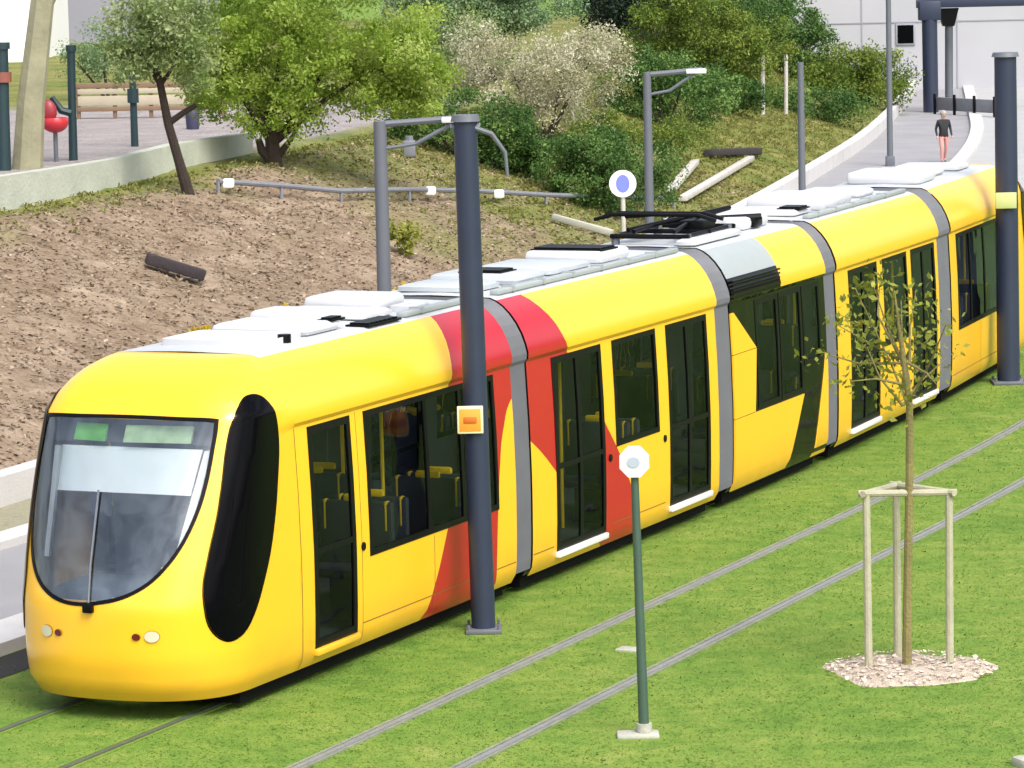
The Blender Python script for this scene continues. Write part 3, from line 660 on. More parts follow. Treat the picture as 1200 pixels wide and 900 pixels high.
# ------------------------------------------------------------------ poles, signs
def mast(px, py, pt, Y, rad, label, group):
    b = at(px, py); t = atY(pt[0], pt[1], b.y)
    r = thing('catenary_mast', label, 'mast', b, 0, group); top = Vector((t.x-b.x, 0, t.z))
    bm = bmesh.new(); tube(bm, [(0, 0, -.1), top*.5, top], [rad, rad, rad*.97], 20); finish(bm, 'shaft', M['post'], r)
    bm = bmesh.new(); tube(bm, [top+Vector((0, 0, -.02)), top+Vector((0, 0, .05))], [rad*1.22, rad*1.1], 20); finish(bm, 'cap', M['lamp'], r)
    bm = bmesh.new(); box(bm, 0, 0, .025, rad*3, rad*3, .05, .01)
    for sx in (-1, 1):
        for sy in (-1, 1): tube(bm, [(sx*rad*1.25, sy*rad*1.25, .04), (sx*rad*1.25, sy*rad*1.25, .10)], .02, 6)
    finish(bm, 'base_plate', M['lamp'], r)
    return r, top, rad
r1, t1, ra = mast(567, 740, (545, 140), 41, .13, 'tall dark blue grey round mast with an orange plate, in front of the tram', 'catenary masts beside the track')
bm = bmesh.new()
tube(bm, [t1+Vector((.02, -.05, -.06)), t1+Vector((.28, -.02, -.16)), t1+Vector((.42, 0, -.36)), t1+Vector((.44, 0, -.62))], [.03, .028, .022, .018], 8); tube(bm, [t1+Vector((-.16, 0, -.08)), t1+Vector((.16, 0, -.08))], .05, 8); finish(bm, 'bracket', M['lamp'], r1)
def plate(r, base, px, py, w, h, inner, mark=None):
    q = atY(px, py, base.y-.16)-base; bm = bmesh.new(); box(bm, q.x, q.y, q.z, w, .025, h, .01); o = finish(bm, 'number_plate', M['cream'], r)
    bm = bmesh.new(); box(bm, q.x, q.y-.016, q.z, w*.82, .012, h*.80, .004); finish(bm, 'plate_face', M[inner], o)
    if mark:
        bm = bmesh.new(); box(bm, q.x, q.y-.026, q.z, w*.5, .012, h*.22, .004); finish(bm, 'plate_mark', M[mark], o)
    bm = bmesh.new(); tube(bm, [(q.x, q.y+.14, q.z-.06), (q.x, q.y+.14, q.z+.06)], .142, 20); finish(bm, 'clamp_band', M['lamp'], r)
plate(r1, at(567, 740), 551, 492, .28, .30, 'orange', 'orange2')
r2, t2, ra = mast(1182, 449, (1178, 65), 63, .185, 'dark blue grey round mast at the right edge, further along the track', 'catenary masts beside the track')
bm = bmesh.new(); q = atY(1179, 235, at(1182, 449).y-.23)-at(1182, 449); box(bm, q.x, q.y, q.z, .34, .03, .26, .01); finish(bm, 'number_plate', mat('plate_pale_green', (.45, .5, .2), .5), r2)

# lamp posts on the verge: one built, three copies
def lamp_post():
    r = thing('lamp_post', '', 'lamp post', (0, 0, 0), 0, 'lamp posts along the road')
    bm = bmesh.new(); tube(bm, [(0, 0, -.1), (0, 0, 4.9)], [.12, .10], 12); finish(bm, 'shaft', M['lamp'], r)
    bm = bmesh.new(); tube(bm, [(0, 0, 4.85), (1.35, 0, 4.93)], .055, 8); tube(bm, [(.55, 0, 4.52), (1.2, 0, 4.88)], .035, 8); tube(bm, [(0.05, 0, 4.45), (.55, 0, 4.52)], .03, 8); finish(bm, 'arm', M['lamp'], r)
    bm = bmesh.new(); box(bm, 1.2, 0, 4.90, .5, .2, .1, .03); finish(bm, 'lamp_head', M['sill'], r)
    bm = bmesh.new(); box(bm, 0, 0, .15, .34, .34, .3, .03); finish(bm, 'base', M['lamp'], r)
    return r
def dup(root, loc, label):
    r = root.copy(); C.objects.link(r); r.location = loc; r['label'] = label
    for ch in list(root.children):
        k = ch.copy(); C.objects.link(k); k.parent = r
        for g in ch.children:
            d = g.copy(); C.objects.link(d); d.parent = k
    return r
lp = lamp_post()
spots = [(445, 59.5, 140, 'grey lamp post with a short arm rising behind the front car of the tram'), (758, 75, 83, 'thin grey lamp post with a short arm behind the round blue and white sign'),
         (938, 97, 72, 'thin grey post without arm by the white wall between bushes and tram'), (1041, 118, -5, 'thin grey post without arm nearest the portal at the end of the road')]
for i, (px, Y, pt, lab) in enumerate(spots):
    t = atY(px, pt, Y); k = lp if i == 0 else dup(lp, (0, 0, 0), lab)
    k.location = (t.x, Y, 0); k['label'] = lab; k.scale = (1, 1, t.z/4.93)
    if i: k.scale = (.8, .8, t.z/4.93)
    if i > 1:
        for ch in list(k.children):
            if ch.name.split('.')[0] in ('arm', 'lamp_head'): bpy.data.objects.remove(ch)

# blue and white round sign on the verge
b = hit(731, 284); t = atY(731, 215, b.y); r = thing('road_sign', 'round white sign with a blue centre on a pale post beside the slope', 'road sign', b)
hh = t.z-b.z; sr = 16/4500*b.y
bm = bmesh.new(); tube(bm, [(0, 0, -.2), (0, 0, hh-sr*.6)], .055, 10); finish(bm, 'post', M['palewood'], r)
bm = bmesh.new(); tube(bm, [(0, -.075, hh), (0, -.04, hh)], sr, 28); finish(bm, 'sign_disc', M['white'], r)
bm = bmesh.new(); prism(bm, [(sr*.50*math.cos(a), sr*.66*math.sin(a)) for a in np.linspace(0, 2*math.pi, 25)[:-1]], lambda u, v, o: Vector((u, -.076-o, hh+v)), 0, .006); finish(bm, 'sign_symbol', M['blue'], r, recalc=True)
# white octagonal sign on the green pole
b = at(755, 862); r = thing('track_sign', 'small white octagonal sign on a thin dark green pole in the near lawn', 'sign', b); t = atY(743, 540, b.y)-b
bm = bmesh.new(); tube(bm, [(0, 0, 0), (t.x*.5, 0, t.z*.5), (t.x, 0, t.z+.05)], [.05, .042, .036], 12); finish(bm, 'pole', M['greenpole'], r)
bm = bmesh.new(); prism(bm, [(.15*math.cos(a), .16*math.sin(a)) for a in np.arange(8)*math.pi/4+math.pi/8], lambda u, v, o: Vector((t.x+u, t.y-.05-o, t.z+v)), 0, .02); finish(bm, 'sign_plate', mat('sign_white', (.56, .57, .58), .5, var=.06), r, smooth=20, recalc=True)
bm = bmesh.new(); prism(bm, [(.06*math.cos(a)-.01, .05*math.sin(a)-.005) for a in np.linspace(0, 2*math.pi, 13)[:-1]], lambda u, v, o: Vector((t.x+u, t.y-.072-o, t.z+v)), 0, .004); finish(bm, 'sign_symbol', mat('sign_faint', (.34, .38, .46), .6), r, recalc=True)
bm = bmesh.new(); box(bm, -.06, -.02, .012, .40, .26, .05, .02); tube(bm, [(0, 0, .04), (0, 0, .12)], .075, 12); finish(bm, 'footing', M['concrete'], r)
b = at(738, 762); bm = bmesh.new(); box(bm, b.x, b.y, .006, .26, .20, .035, .01, rz=-H(0)); tag(finish(bm, 'cable_cover', M['concrete'], None), 'small pale concrete cover between the two rails of the empty track', 'cover')
b = at(1196, 897); bm = bmesh.new(); box(bm, b.x+.1, b.y, .02, .3, .25, .12, .03, rz=.4); tag(finish(bm, 'marker_stone', M['concrete'], None), 'pale stone marker in the lawn at the bottom right corner', 'stone')

# ------------------------------------------------------------------ vegetation
def leaves(clumps, size, jitter=.35):
    """clumps: (centre, radius(3), count). returns verts, faces, rnd"""
    Vs, Fs, Rs = [], [], []; n0 = 0
    for cen, rad, cnt, tone in clumps:
        d = rng.normal(size=(cnt, 3)); d /= np.linalg.norm(d, axis=1)[:, None]; r = rng.random(cnt)**.5
        p = np.array(cen)+d*r[:, None]*np.array(rad)*(1+rng.normal(size=(cnt, 1))*.12)
        a = rng.normal(size=(cnt, 3)); a /= np.linalg.norm(a, axis=1)[:, None]; b = np.cross(a, rng.normal(size=(cnt, 3))); b /= np.linalg.norm(b, axis=1)[:, None]
        s = size*(1+rng.normal(size=(cnt, 1))*jitter).clip(.4, 2)
        q = np.stack([p-a*s, p+b*s*.5, p+a*s, p-b*s*.5], 1).reshape(-1, 3); Vs.append(q)
        Fs.append(np.arange(cnt*4).reshape(-1, 4)+n0); n0 += cnt*4
        Rs.append(np.clip(tone+rng.normal(size=cnt)*.16, 0, 1))
    return np.concatenate(Vs), np.concatenate(Fs), np.concatenate(Rs)
def crown_clumps(cen, rad, k, cnt, cr, hollow=.35, low=-1., tone=.5):
    out = []
    for i in range(k):
        d = Vector(rng.normal(size=3)).normalized()
        if d.z < low: d.z = -d.z*.3
        r = hollow+(1-hollow)*rng.random()**.6
        c = [cen[j]+d[j]*rad[j]*r for j in range(3)]; q = cr*(.6+.8*rng.random())
        out.append((c, (q, q, q*.8), int(cnt*(.6+.8*rng.random())), tone+.22*rng.normal()))
    return out
def tree(name, label, cat, base, limbs, clumps, leaf, size, bark, group=None):
    r = thing(name, label, cat, base, 0, group)
    if limbs:
        bm = bmesh.new()
        for pts, rad in limbs: tube(bm, pts, rad, 9)
        finish(bm, 'trunk', bark, r)
    Vv, Ff, Rr = leaves(clumps, size); poly_mesh('crown', Vv, Ff, leaf, r, Rr)
    return r
def twig_set(root, tips, r0, r1):
    L_ = []
    for t in tips:
        root_, t_ = Vector(root), Vector(t); mid = root_.lerp(t_, .5)+Vector(rng.normal(size=3))*.06*(t_-root_).length
        L_.append(([root_, mid, t_], [r0, (r0+r1)/2, r1]))
    return L_
# big light-green spring tree at the top of the slope
def px2(px, py, Y, b): return atY(px, py, Y)-b
b = hit(322, 192); Y = b.y; k = Y/4500
cl = []
for px, py, rx, rz, n in ((350, 60, 95, 85, 34), (270, 75, 60, 60, 16), (430, 60, 75, 75, 24), (330, 125, 75, 35, 16), (300, 10, 70, 50, 14), (410, -40, 90, 60, 18), (300, -60, 70, 50, 12), (455, 100, 55, 40, 14), (245, 110, 35, 35, 8), (480, 40, 45, 50, 10), (232, 45, 42, 50, 12), (500, 95, 32, 38, 8)):
    q = px2(px, py, Y, b); cl += crown_clumps(q, (rx*k*1.02, 1.6, rz*k), int(n*2.6), 170, .34, .1)
lim = [([(0, 0, -.2), (-.05, 0, .5), (-.1, .1, 1.2)], [.20, .15, .12])]+twig_set((-.05, 0, .4), [px2(p[0], p[1], Y, b) for p in ((270, 70), (330, 40), (400, 50), (440, 80), (300, 120))], .08, .02)+[([(0, 0, 0), (-.28, 0, .30), (-.34, 0, .55)], [.14, .10, .07]), ([(.02, 0, .1), (.35, 0, .5), (.6, 0, .9)], [.1, .06, .03])]
tree('spring_tree', 'wide light green spring tree with drooping crown and dark stump-like trunk on the slope', 'tree', b, lim, cl, M['l_spring'], .042, M['bark'])
# slender leaning tree
b = hit(222, 230); Y = b.y; k = Y/4500
tr = [px2(*p, Y, b) for p in ((222, 232), (210, 190), (197, 145), (188, 100), (178, 60), (170, 20))]
lim = [(tr, [.13, .10, .09, .075, .05, .025]), ([tr[2], px2(215, 132, Y, b), px2(230, 123, Y, b)], [.07, .06, .05]), ([tr[3], px2(205, 75, Y, b), px2(212, 40, Y, b)], [.05, .03, .015]), ([tr[3], px2(165, 65, Y, b), px2(150, 40, Y, b)], [.04, .025, .012])]
cl = crown_clumps(px2(185, 30, Y, b), (70*k, 1.1, 58*k), 80, 130, .36, .1)+crown_clumps(px2(160, 75, Y, b), (30*k, .8, 28*k), 14, 90, .3, .1)+crown_clumps(px2(225, 85, Y, b), (25*k, .6, 35*k), 14, 90, .3, .1)
tree('slender_tree', 'slender leaning tree with black trunk and thin grey green leaves left of the spring tree', 'tree', b, lim, cl, M['l_grey'], .042, M['bark'])
# pale trunk at the far left, crown above the picture
b = hit(32, 197); Y = b.y; k = Y/4500
pts = [px2(*p, Y, b) for p in ((32, 200), (36, 120), (44, 50), (54, -40), (60, -140))]
lim = [(pts, [.34, .30, .27, .24, .16]), ([px2(48, 20, Y, b), px2(95, -70, Y, b), px2(140, -160, Y, b)], [.13, .1, .06]), ([px2(52, -30, Y, b), px2(10, -110, Y, b)], [.12, .05])]
tree('pale_tree', 'thick pale olive tree trunk rising out of frame at the far left', 'tree', b, lim, crown_clumps(px2(60, -190, Y, b), (2.2, 2, 1.4), 40, 70, .4), M['l_grey'], .09, M['bark3'])
# young staked tree in the near lawn
b = at(1063, 785); Y = b.y; k = Y/4500
tp = [px2(*p, Y, b) for p in ((1063, 790), (1064, 680), (1066, 560), (1066, 480), (1058, 420), (1048, 345))]
tips = [(985, 390), (1005, 345), (1025, 340), (1075, 345), (1098, 375), (1110, 425), (960, 420), (995, 450), (1088, 445), (1040, 330), (1060, 360), (1015, 410)]
lim = [(tp, [.050, .044, .040, .036, .026, .008])]+[l for p in tips for l in twig_set(px2(random.choice([1058, 1064, 1066]), random.choice([430, 455, 480]), Y, b), [px2(*p, Y, b)+Vector((0, rng.normal()*.3, 0))], .016, .004)]
cl = []
for p in tips+[(1030, 400), (1070, 410), (1050, 440), (1045, 380), (1085, 400), (1010, 380), (1035, 455), (1060, 475), (1040, 425), (1075, 455), (1020, 430)]:
    q = px2(*p, Y, b)+Vector((0, rng.normal()*.3, 0)); cl.append((q, (.25, .25, .20), 32, .5+.2*rng.normal()))
tree('young_tree', 'young staked tree with sparse olive leaves on the near lawn in front of the tram', 'tree', b+Vector((0, 0, .04)), lim, cl, M['l_olive'], .036, M['bark2'])
# bed of pale chips
bm = bmesh.new(); rings = []
for i, f in enumerate((1.0, .92, .7, .4, .12)):
    row = []
    for a in np.linspace(0, 2*math.pi, 41)[:-1]:
        rr = f*(.83+.06*math.sin(3*a+1)+.05*math.sin(5*a)+.03*math.sin(9*a+2)); row.append(bm.verts.new((b.x+.02+rr*math.cos(a)*1.03, b.y-.03+rr*math.sin(a), .004+.06*(1-f**2)**.5+(.012*noise.noise(Vector((a*3, f*9, 0))) if i else -.01))))
    rings.append(row)
for a_, b_ in zip(rings, rings[1:]):
    for q in range(40): bm.faces.new((a_[q], a_[(q+1) % 40], b_[(q+1) % 40], b_[q]))
bm.faces.new(rings[-1]); o = finish(bm, 'tree_bed', M['bed'], recalc=True); tag(o, 'pale round bed of pinkish chips around the young tree', 'tree bed')
chips = rng.random((900, 2)); th_ = chips[:, 0]*2*math.pi; rr = .88*chips[:, 1]**.5; cc = np.stack([b.x+.02+rr*np.cos(th_), b.y-.03+rr*np.sin(th_), .02+.06*(1-(rr/.95)**2)**.5], 1)
def flakes(name, cc, size, m, parent=None, tone=.6):
    n = len(cc); a = rng.normal(size=(n, 3))*[1, 1, .35]; a /= np.linalg.norm(a, axis=1)[:, None]; w = rng.normal(size=(n, 3)); w = w*.35+np.array([0, 0, 1.]); q = np.cross(a, w); q /= np.linalg.norm(q, axis=1)[:, None]
    s = size*(.5+rng.random((n, 1))*1.1); V_ = np.stack([cc-a*s, cc+q*s*.6, cc+a*s, cc-q*s*.6], 1).reshape(-1, 3)
    return poly_mesh(name, V_, np.arange(4*n).reshape(-1, 4), m, parent, np.clip(tone+rng.normal(size=n)*.2, 0, 1))
flakes('wood_chips', cc[:520], .026, M['bedchip'], o, .6)['kind'] = 'stuff'
# three stakes with cross rails
r = thing('tree_stakes', 'pale wooden stakes with cross rails guarding the young tree', 'tree stakes', b)
sp3 = [px2(1018, 782, Y, b), px2(1113, 782, Y, b), Vector((-.03, .62, 0))]; tp3 = [px2(1015, 575, Y, b), px2(1112, 575, Y, b), Vector((-.03, .60, 1.82))]
for p, q in zip(sp3, tp3):
    bm = bmesh.new(); tube(bm, [(p.x, p.y, -.1), (q.x, q.y, q.z)], [.043, .040], 10); finish(bm, 'stake', M['stake'], r)
for i, j in ((0, 1), (1, 2), (2, 0)):
    bm = bmesh.new(); d = (tp3[j]-tp3[i]).normalized()*.08; tube(bm, [tp3[i]-d+Vector((0, 0, -.03+.012*i)), tp3[j]+d+Vector((0, 0, -.03+.012*j))], .036, 8); finish(bm, 'cross_rail', M['stake'], r)
# bushes on the slope: (name,label,cat, base px, list of crown ellipses in px, material, leaf size)
def bush(name, label, cat, bpx, ells, m, size, depth=1.2, cnt=110, cr=.38, group=None, bark='bark', k0=None, dy=0):
    b = hit(*bpx); b = b+Vector((0, dy, 0)); Y = b.y; k = Y/4500; cl = []; lim = []
    for px, py, rx, rz, n in ells:
        q = px2(px, py, Y+.3*rx*k, b); cl += crown_clumps(q, (rx*k*1.15, min(depth*1.3, rx*k*1.2), rz*k*1.12), int(n*1.8), int(cnt*2.4), cr*.9*(Y/85), .3)
        lim += twig_set((0, 0, -.1), [q+Vector((0, 0, rz*k*.3))], .06, .015)
    return tree(name, label, cat, b, lim, cl, m, size*.56*(Y/85), M[bark], group)
G = 'bushes on the slope'
bush('hedge', 'long dark green clipped hedge running down the slope behind the lamp post', 'hedge', (575, 196), [(500, 150, 40, 30, 14), (545, 150, 45, 38, 20), (595, 160, 40, 32, 18), (630, 178, 25, 18, 9)], M['l_dark'], .055, group=G)
bush('round_bush', 'big round dark green bush left of the blue and white sign', 'bush', (712, 252), [(680, 205, 45, 40, 22), (735, 205, 55, 45, 28), (700, 180, 50, 26, 16)], M['l_dark'], .055, group=G)
bush('blossom_shrub', 'wide shrub covered in whitish blossom at the top of the slope', 'shrub', (640, 165), [(600, 95, 60, 45, 24), (660, 85, 60, 55, 30), (700, 70, 30, 40, 14), (560, 70, 40, 40, 12), (640, 130, 50, 28, 12)], M['l_bloom'], .05, cnt=90, group=G)
bush('rounded_shrub', 'grey green rounded shrub with a dark hollow underneath, right of the blossom', 'shrub', (778, 150), [(745, 110, 40, 36, 16), (800, 105, 52, 36, 20), (770, 85, 40, 22, 12)], M['l_dark'], .055, group=G)
bush('mid_green_bush', 'light olive bush below the blossom shrub and above the round bush', 'bush', (745, 175), [(690, 150, 45, 20, 12), (740, 160, 40, 18, 10), (800, 160, 40, 16, 8)], M['l_mid'], .05, group=G)
bush('tall_bush', 'tall mid green bush in the upper middle beside the dark conifer', 'bush', (850, 120), [(830, 50, 60, 60, 30), (800, 10, 50, 45, 20), (880, 60, 45, 50, 22), (850, 100, 55, 25, 14)], M['l_mid'], .055, group=G)
bush('low_hedge', 'low dark green hedge row in front of the two pale thin stakes', 'hedge', (960, 140), [(900, 118, 40, 18, 12), (950, 122, 45, 18, 14), (990, 128, 25, 12, 7)], M['l_dark'], .05, group=G)
bush('hilltop_bush', 'green bush on the crest against the pale building', 'bush', (925, 92), [(905, 40, 50, 42, 24), (945, 60, 40, 30, 16), (870, 15, 50, 40, 18)], M['l_dark'], .055, group=G)
bush('end_bush', 'mottled brownish green bush at the end of the slope above the white wall', 'bush', (1018, 125), [(985, 90, 45, 30, 20), (1025, 95, 34, 32, 18), (960, 100, 30, 22, 10)], M['l_mid'], .055, group=G)
bush('dark_conifer', 'almost black conifer at the top edge behind the blossom shrub', 'conifer', (745, 62), [(715, 10, 40, 40, 20), (760, 5, 45, 45, 24), (740, -40, 50, 40, 20)], M['l_conifer'], .06)
bush('back_tree', 'blue green tree crown at the top edge behind the spring tree', 'tree', (540, 80), [(480, 20, 50, 50, 24), (550, 15, 60, 40, 26), (620, 0, 50, 36, 20), (520, -40, 90, 50, 30)], M['l_blue'], .06, dy=6)
bush('leafy_tree', 'pale green leafy tree between the spring tree and the blossom shrub', 'tree', (500, 130), [(500, 90, 50, 45, 20), (540, 60, 45, 40, 16)], M['l_grey'], .055, group=G)
bush('grey_bush', 'grey green bush at the top left in front of the lilac building', 'bush', (128, 118), [(125, 62, 32, 38, 12), (90, 78, 28, 20, 7)], M['l_blue'], .05, cnt=60)
bush('yellow_green_bush', 'yellow green bush between the blossom shrub and the tall bush', 'bush', (760, 92), [(730, 62, 42, 22, 12), (790, 62, 45, 24, 14)], M['l_mid'], .05, group=G)
bush('slope_bush', 'spreading green bush under the tall bush and left of the two pale stakes', 'bush', (850, 135), [(840, 112, 55, 26, 14), (800, 125, 40, 18, 8)], M['l_dark'], .055, group=G)
bush('crest_bush', 'dark green bush on the crest at the top edge left of the pale building', 'bush', (890, 60), [(880, 10, 60, 40, 20), (830, -15, 60, 40, 18)], M['l_dark'], .055, group=G)
bush('small_bush', 'small dark bush just left of the round dark green bush', 'bush', (615, 205), [(612, 185, 34, 22, 12), (570, 178, 34, 20, 10)], M['l_dark'], .05, group=G)
# weeds
def weed(label, px, py, w, h, m, n=5):
    b = hit(px, py); k = b.y/4500; cl = [((rng.normal()*w*k*.4, rng.normal()*.2, h*k*(.2+.7*rng.random())), (w*k*.35, .2, h*k*.35), 60, .5+.2*rng.normal()) for _ in range(n)]
    Vv, Ff, Rr = leaves(cl, .05); o = poly_mesh('weed', Vv, Ff, m, None, Rr); o.location = b; tag(o, label, 'weed', 'weeds behind the tram')
weed('rust orange weeds beside the post of the blue and white sign', 765, 296, 40, 30, M['l_weed'], 8)
weed('yellow weed clump showing above the tram roof beside the lamp post', 463, 362, 18, 26, M['l_weed'])
weed('ochre weed showing above the white roof of the front car', 338, 386, 20, 22, M['l_weed'])
weed('small ochre tuft just above the front edge of the tram roof', 232, 400, 22, 14, M['l_weed'])
weed('pale green weed on the dirt slope right of the tall lamp post', 478, 300, 16, 34, M['l_olive'], 11)
weed('yellow green weed near the foot of the round bush', 668, 300, 30, 16, M['l_olive'])

# slope clutter
def beam(name, label, cat, a, b_, w, h, m, lift=.13):
    A, B_ = hit(*a), hit(*b_); d = B_-A; l = d.length; bm = bmesh.new(); box(bm, 0, 0, 0, l, w, h, min(w, h)*.15)
    o = finish(bm, name, m); o.matrix_world = Matrix.Translation((A+B_)/2+Vector((0, 0, h/2+lift-.05))) @ d.to_track_quat('X', 'Z').to_matrix().to_4x4(); return tag(o, label, cat)
lg = beam('dark_log', 'short dark timber lying on the bare dirt slope above the tram', 'log', (172, 316), (240, 338), .30, .20, M['darkwood'])
beam('timber_beam', 'short pale steep beam lying left of the longer pale beam on the slope', 'beam', (786, 232), (815, 196), .22, .14, M['palewood'])
beam('timber_beam', 'long pale beam lying on the slope behind the pantograph', 'beam', (800, 240), (880, 192), .22, .14, M['palewood'])
beam('dark_log', 'dark log lying just above the long pale beam', 'log', (830, 186), (888, 184), .3, .2, M['darkwood'])
beam('timber_edging', 'pale green grey edging board at the foot of the round bush', 'edging', (648, 262), (718, 284), .16, .14, M['concrete'])
pp = [Vector((q.x, q.y, hillz(edist(q.x, q.y)[0], q.y))) for q in (hit(x, y) for x, y in ((256, 228), (330, 234), (400, 238), (480, 239), (560, 240), (640, 240), (720, 243), (790, 246)))]
r = thing('pipe_rail', 'long grey pipe rail with white fittings crossing the dirt slope', 'pipe', pp[0])
bm = bmesh.new(); tube(bm, [p-pp[0]+Vector((0, 0, .26)) for p in pp], .055, 8); finish(bm, 'pipe', M['pipe'], r)
for p in pp:
    bm = bmesh.new(); tube(bm, [p-pp[0]+Vector((0, 0, -.2)), p-pp[0]+Vector((0, 0, .25))], .04, 6); finish(bm, 'support', M['pipe'], r)
for x, y in ((268, 229), (505, 239.5), (585, 240)):
    p = hit(x, y); bm = bmesh.new(); box(bm, p.x-pp[0].x, p.y-pp[0].y-.03, p.z-pp[0].z+.24, .24, .2, .2, .05); finish(bm, 'fitting', M['white'], r)
p = hit(718, 166); r = thing('globe_lamp', 'small white globe lamp on a stub among the green bushes', 'lamp', p); h = (atY(718, 155, p.y)-p).z  # plain white sphere on a short post
bm = bmesh.new(); bmesh.ops.create_uvsphere(bm, u_segments=16, v_segments=10, radius=.13, matrix=Matrix.Translation((0, 0, h))); finish(bm, 'globe', M['white'], r)
bm = bmesh.new(); tube(bm, [(0, 0, -.1), (0, 0, h-.1)], .03, 8); finish(bm, 'stub', M['lamp'], r)
for px, lab in ((894, 'thin pale stake standing left in front of the low hedge'), (921, 'thin pale stake standing right in front of the low hedge')):
    p = hit(px, 136); t = atY(px, 64, p.y); bm = bmesh.new(); tube(bm, [p-Vector((0, 0, .2)), Vector((t.x, t.y, t.z))], .07, 8); tag(finish(bm, 'thin_stake', M['palewood']), lab, 'stake', 'pale thin stakes')
p = hit(480, 185); bm = bmesh.new(); box(bm, 0, 0, .2, .3, .3, .4, .05); tube(bm, [(0, 0, .4), (0, 0, .5)], .1, 10); o = finish(bm, 'cable_box', M['pipe']); o.location = p; tag(o, 'small grey cabinet on the slope right of the nearest lamp post', 'cabinet')

# playground edge: low wall, posts, red seat, timber fence
wp = [hit(x, y) for x, y in ((-60, 262), (0, 247), (60, 235), (130, 219), (200, 200), (290, 179))]
bm = bmesh.new(); prev = None
for i, p in enumerate(wp):
    h = np.interp(i, [0, 3, 5], [.66, .55, .42]); d = (wp[min(i+1, 5)]-wp[max(i-1, 0)]).normalized(); nn = Vector((-d.y, d.x, 0))*.14
    row = [bm.verts.new(p-nn+Vector((0, 0, -.4))), bm.verts.new(p-nn+Vector((0, 0, h))), bm.verts.new(p+nn+Vector((0, 0, h))), bm.verts.new(p+nn+Vector((0, 0, -.4)))]
    if prev:
        for k in range(4): bm.faces.new((prev[k], prev[(k+1) % 4], row[(k+1) % 4], row[k]))
    else: bm.faces.new(row)
    prev = row
bm.faces.new(prev)
tag(finish(bm, 'garden_wall', mat('wall_mossy', (.40, .42, .35), .95, var=.3, scale=1.2, bump=.5, bscale=12), smooth=0, recalc=True), 'mossy pale concrete wall along the top of the dirt slope', 'wall')
for px, py, pt, w, lab in ((5, 200, 52, .15, 'dark teal play post at the left edge of the photo'), (86, 188, 55, .10, 'black play post with a bent arm right of the red seat'), (158, 172, 80, .09, 'black post standing left of the slender tree')):
    p = hit(px, py); t = atY(px-3, pt, p.y)-p; r = thing('play_post', lab, 'post', p, 0, 'posts in the playground')
    bm = bmesh.new(); tube(bm, [(0, 0, -.1), t*.5, t], [w, w*.9, w*.9], 12); tube(bm, [t-Vector((0, 0, .1)), t+Vector((0, 0, .04))], w*1.15, 12); finish(bm, 'shaft', M['teal'], r)
    if px == 86:
        bm = bmesh.new(); q = Vector((0, -.05, t.z*.42)); tube(bm, [q, q+Vector((-.22, 0, .06)), q+Vector((-.42, -.05, .36))], [.09, .085, .06], 8); finish(bm, 'arm', M['teal'], r)
    if px == 158:
        bm = bmesh.new(); tube(bm, [(0, -.02, t.z*.56), (0, -.02, t.z*.74)], w*1.5, 10); finish(bm, 'collar', M['teal'], r)
    if px == 5:
        bm = bmesh.new(); tube(bm, [t*.70, t*.78], w*1.3, 12); finish(bm, 'collar', mat('rust_red', (.22, .07, .05), .6), r)
p = hit(66, 190); k = p.y/4500; r = thing('play_bucket', 'round red bucket seat on a stem beside the black play post', 'play bucket', p); hc = (atY(68, 143, p.y)-p).z
bm = bmesh.new(); bmesh.ops.create_uvsphere(bm, u_segments=24, v_segments=14, radius=.30, matrix=Matrix.Translation((0, 0, hc)) @ Matrix.Diagonal((1, 1, .78, 1)))
for v in bm.verts:
    if v.co.z > hc+.10: v.co.z = hc+.10-(v.co.z-hc-.10)*1.3
finish(bm, 'bowl', M['playred'], r)
bm = bmesh.new(); bmesh.ops.create_uvsphere(bm, u_segments=20, v_segments=12, radius=.27, matrix=Matrix.Translation((-.16, .10, hc+.22)) @ Matrix.Diagonal((.75, .45, 1, 1))); finish(bm, 'backrest', mat('dark_red', (.30, .03, .04), .4), r)
bm = bmesh.new(); tube(bm, [(0, 0, -.1), (0, 0, hc-.2)], .05, 10); finish(bm, 'stem', M['lamp'], r)
pa, pb = hit(92, 140), hit(262, 138)
r = thing('timber_fence', 'low fence of cream and brown boards across the playground', 'fence', pa); d = pb-pa; ang = math.atan2(d.y, d.x); r.rotation_euler = (0, 0, ang); l = d.length
for z, h, m in ((.25, .12, 'brown'), (.47, .26, 'boards'), (.72, .14, 'boards'), (.88, .14, 'brown')):
    bm = bmesh.new(); box(bm, l/2, 0, z, l, .05, h, .01); finish(bm, 'board', M[m], r)
for i in range(5):
    bm = bmesh.new(); box(bm, l*i/4, .07, .45, .1, .09, 1.0, .01); finish(bm, 'fence_post', M['brown'], r)
p = hit(226, 152); bm = bmesh.new(); tube(bm, [(0, 0, 0), (0, 0, .35), (0, 0, .55), (.02, 0, .62)], [.16, .18, .14, .07], 12); tube(bm, [(-.12, 0, .5), (.12, 0, .5)], .03, 6); o = finish(bm, 'litter_bin', mat('navy_bin', (.03, .03, .07), .5)); o.location = p; tag(o, 'small navy bin behind the slender leaning tree', 'bin')

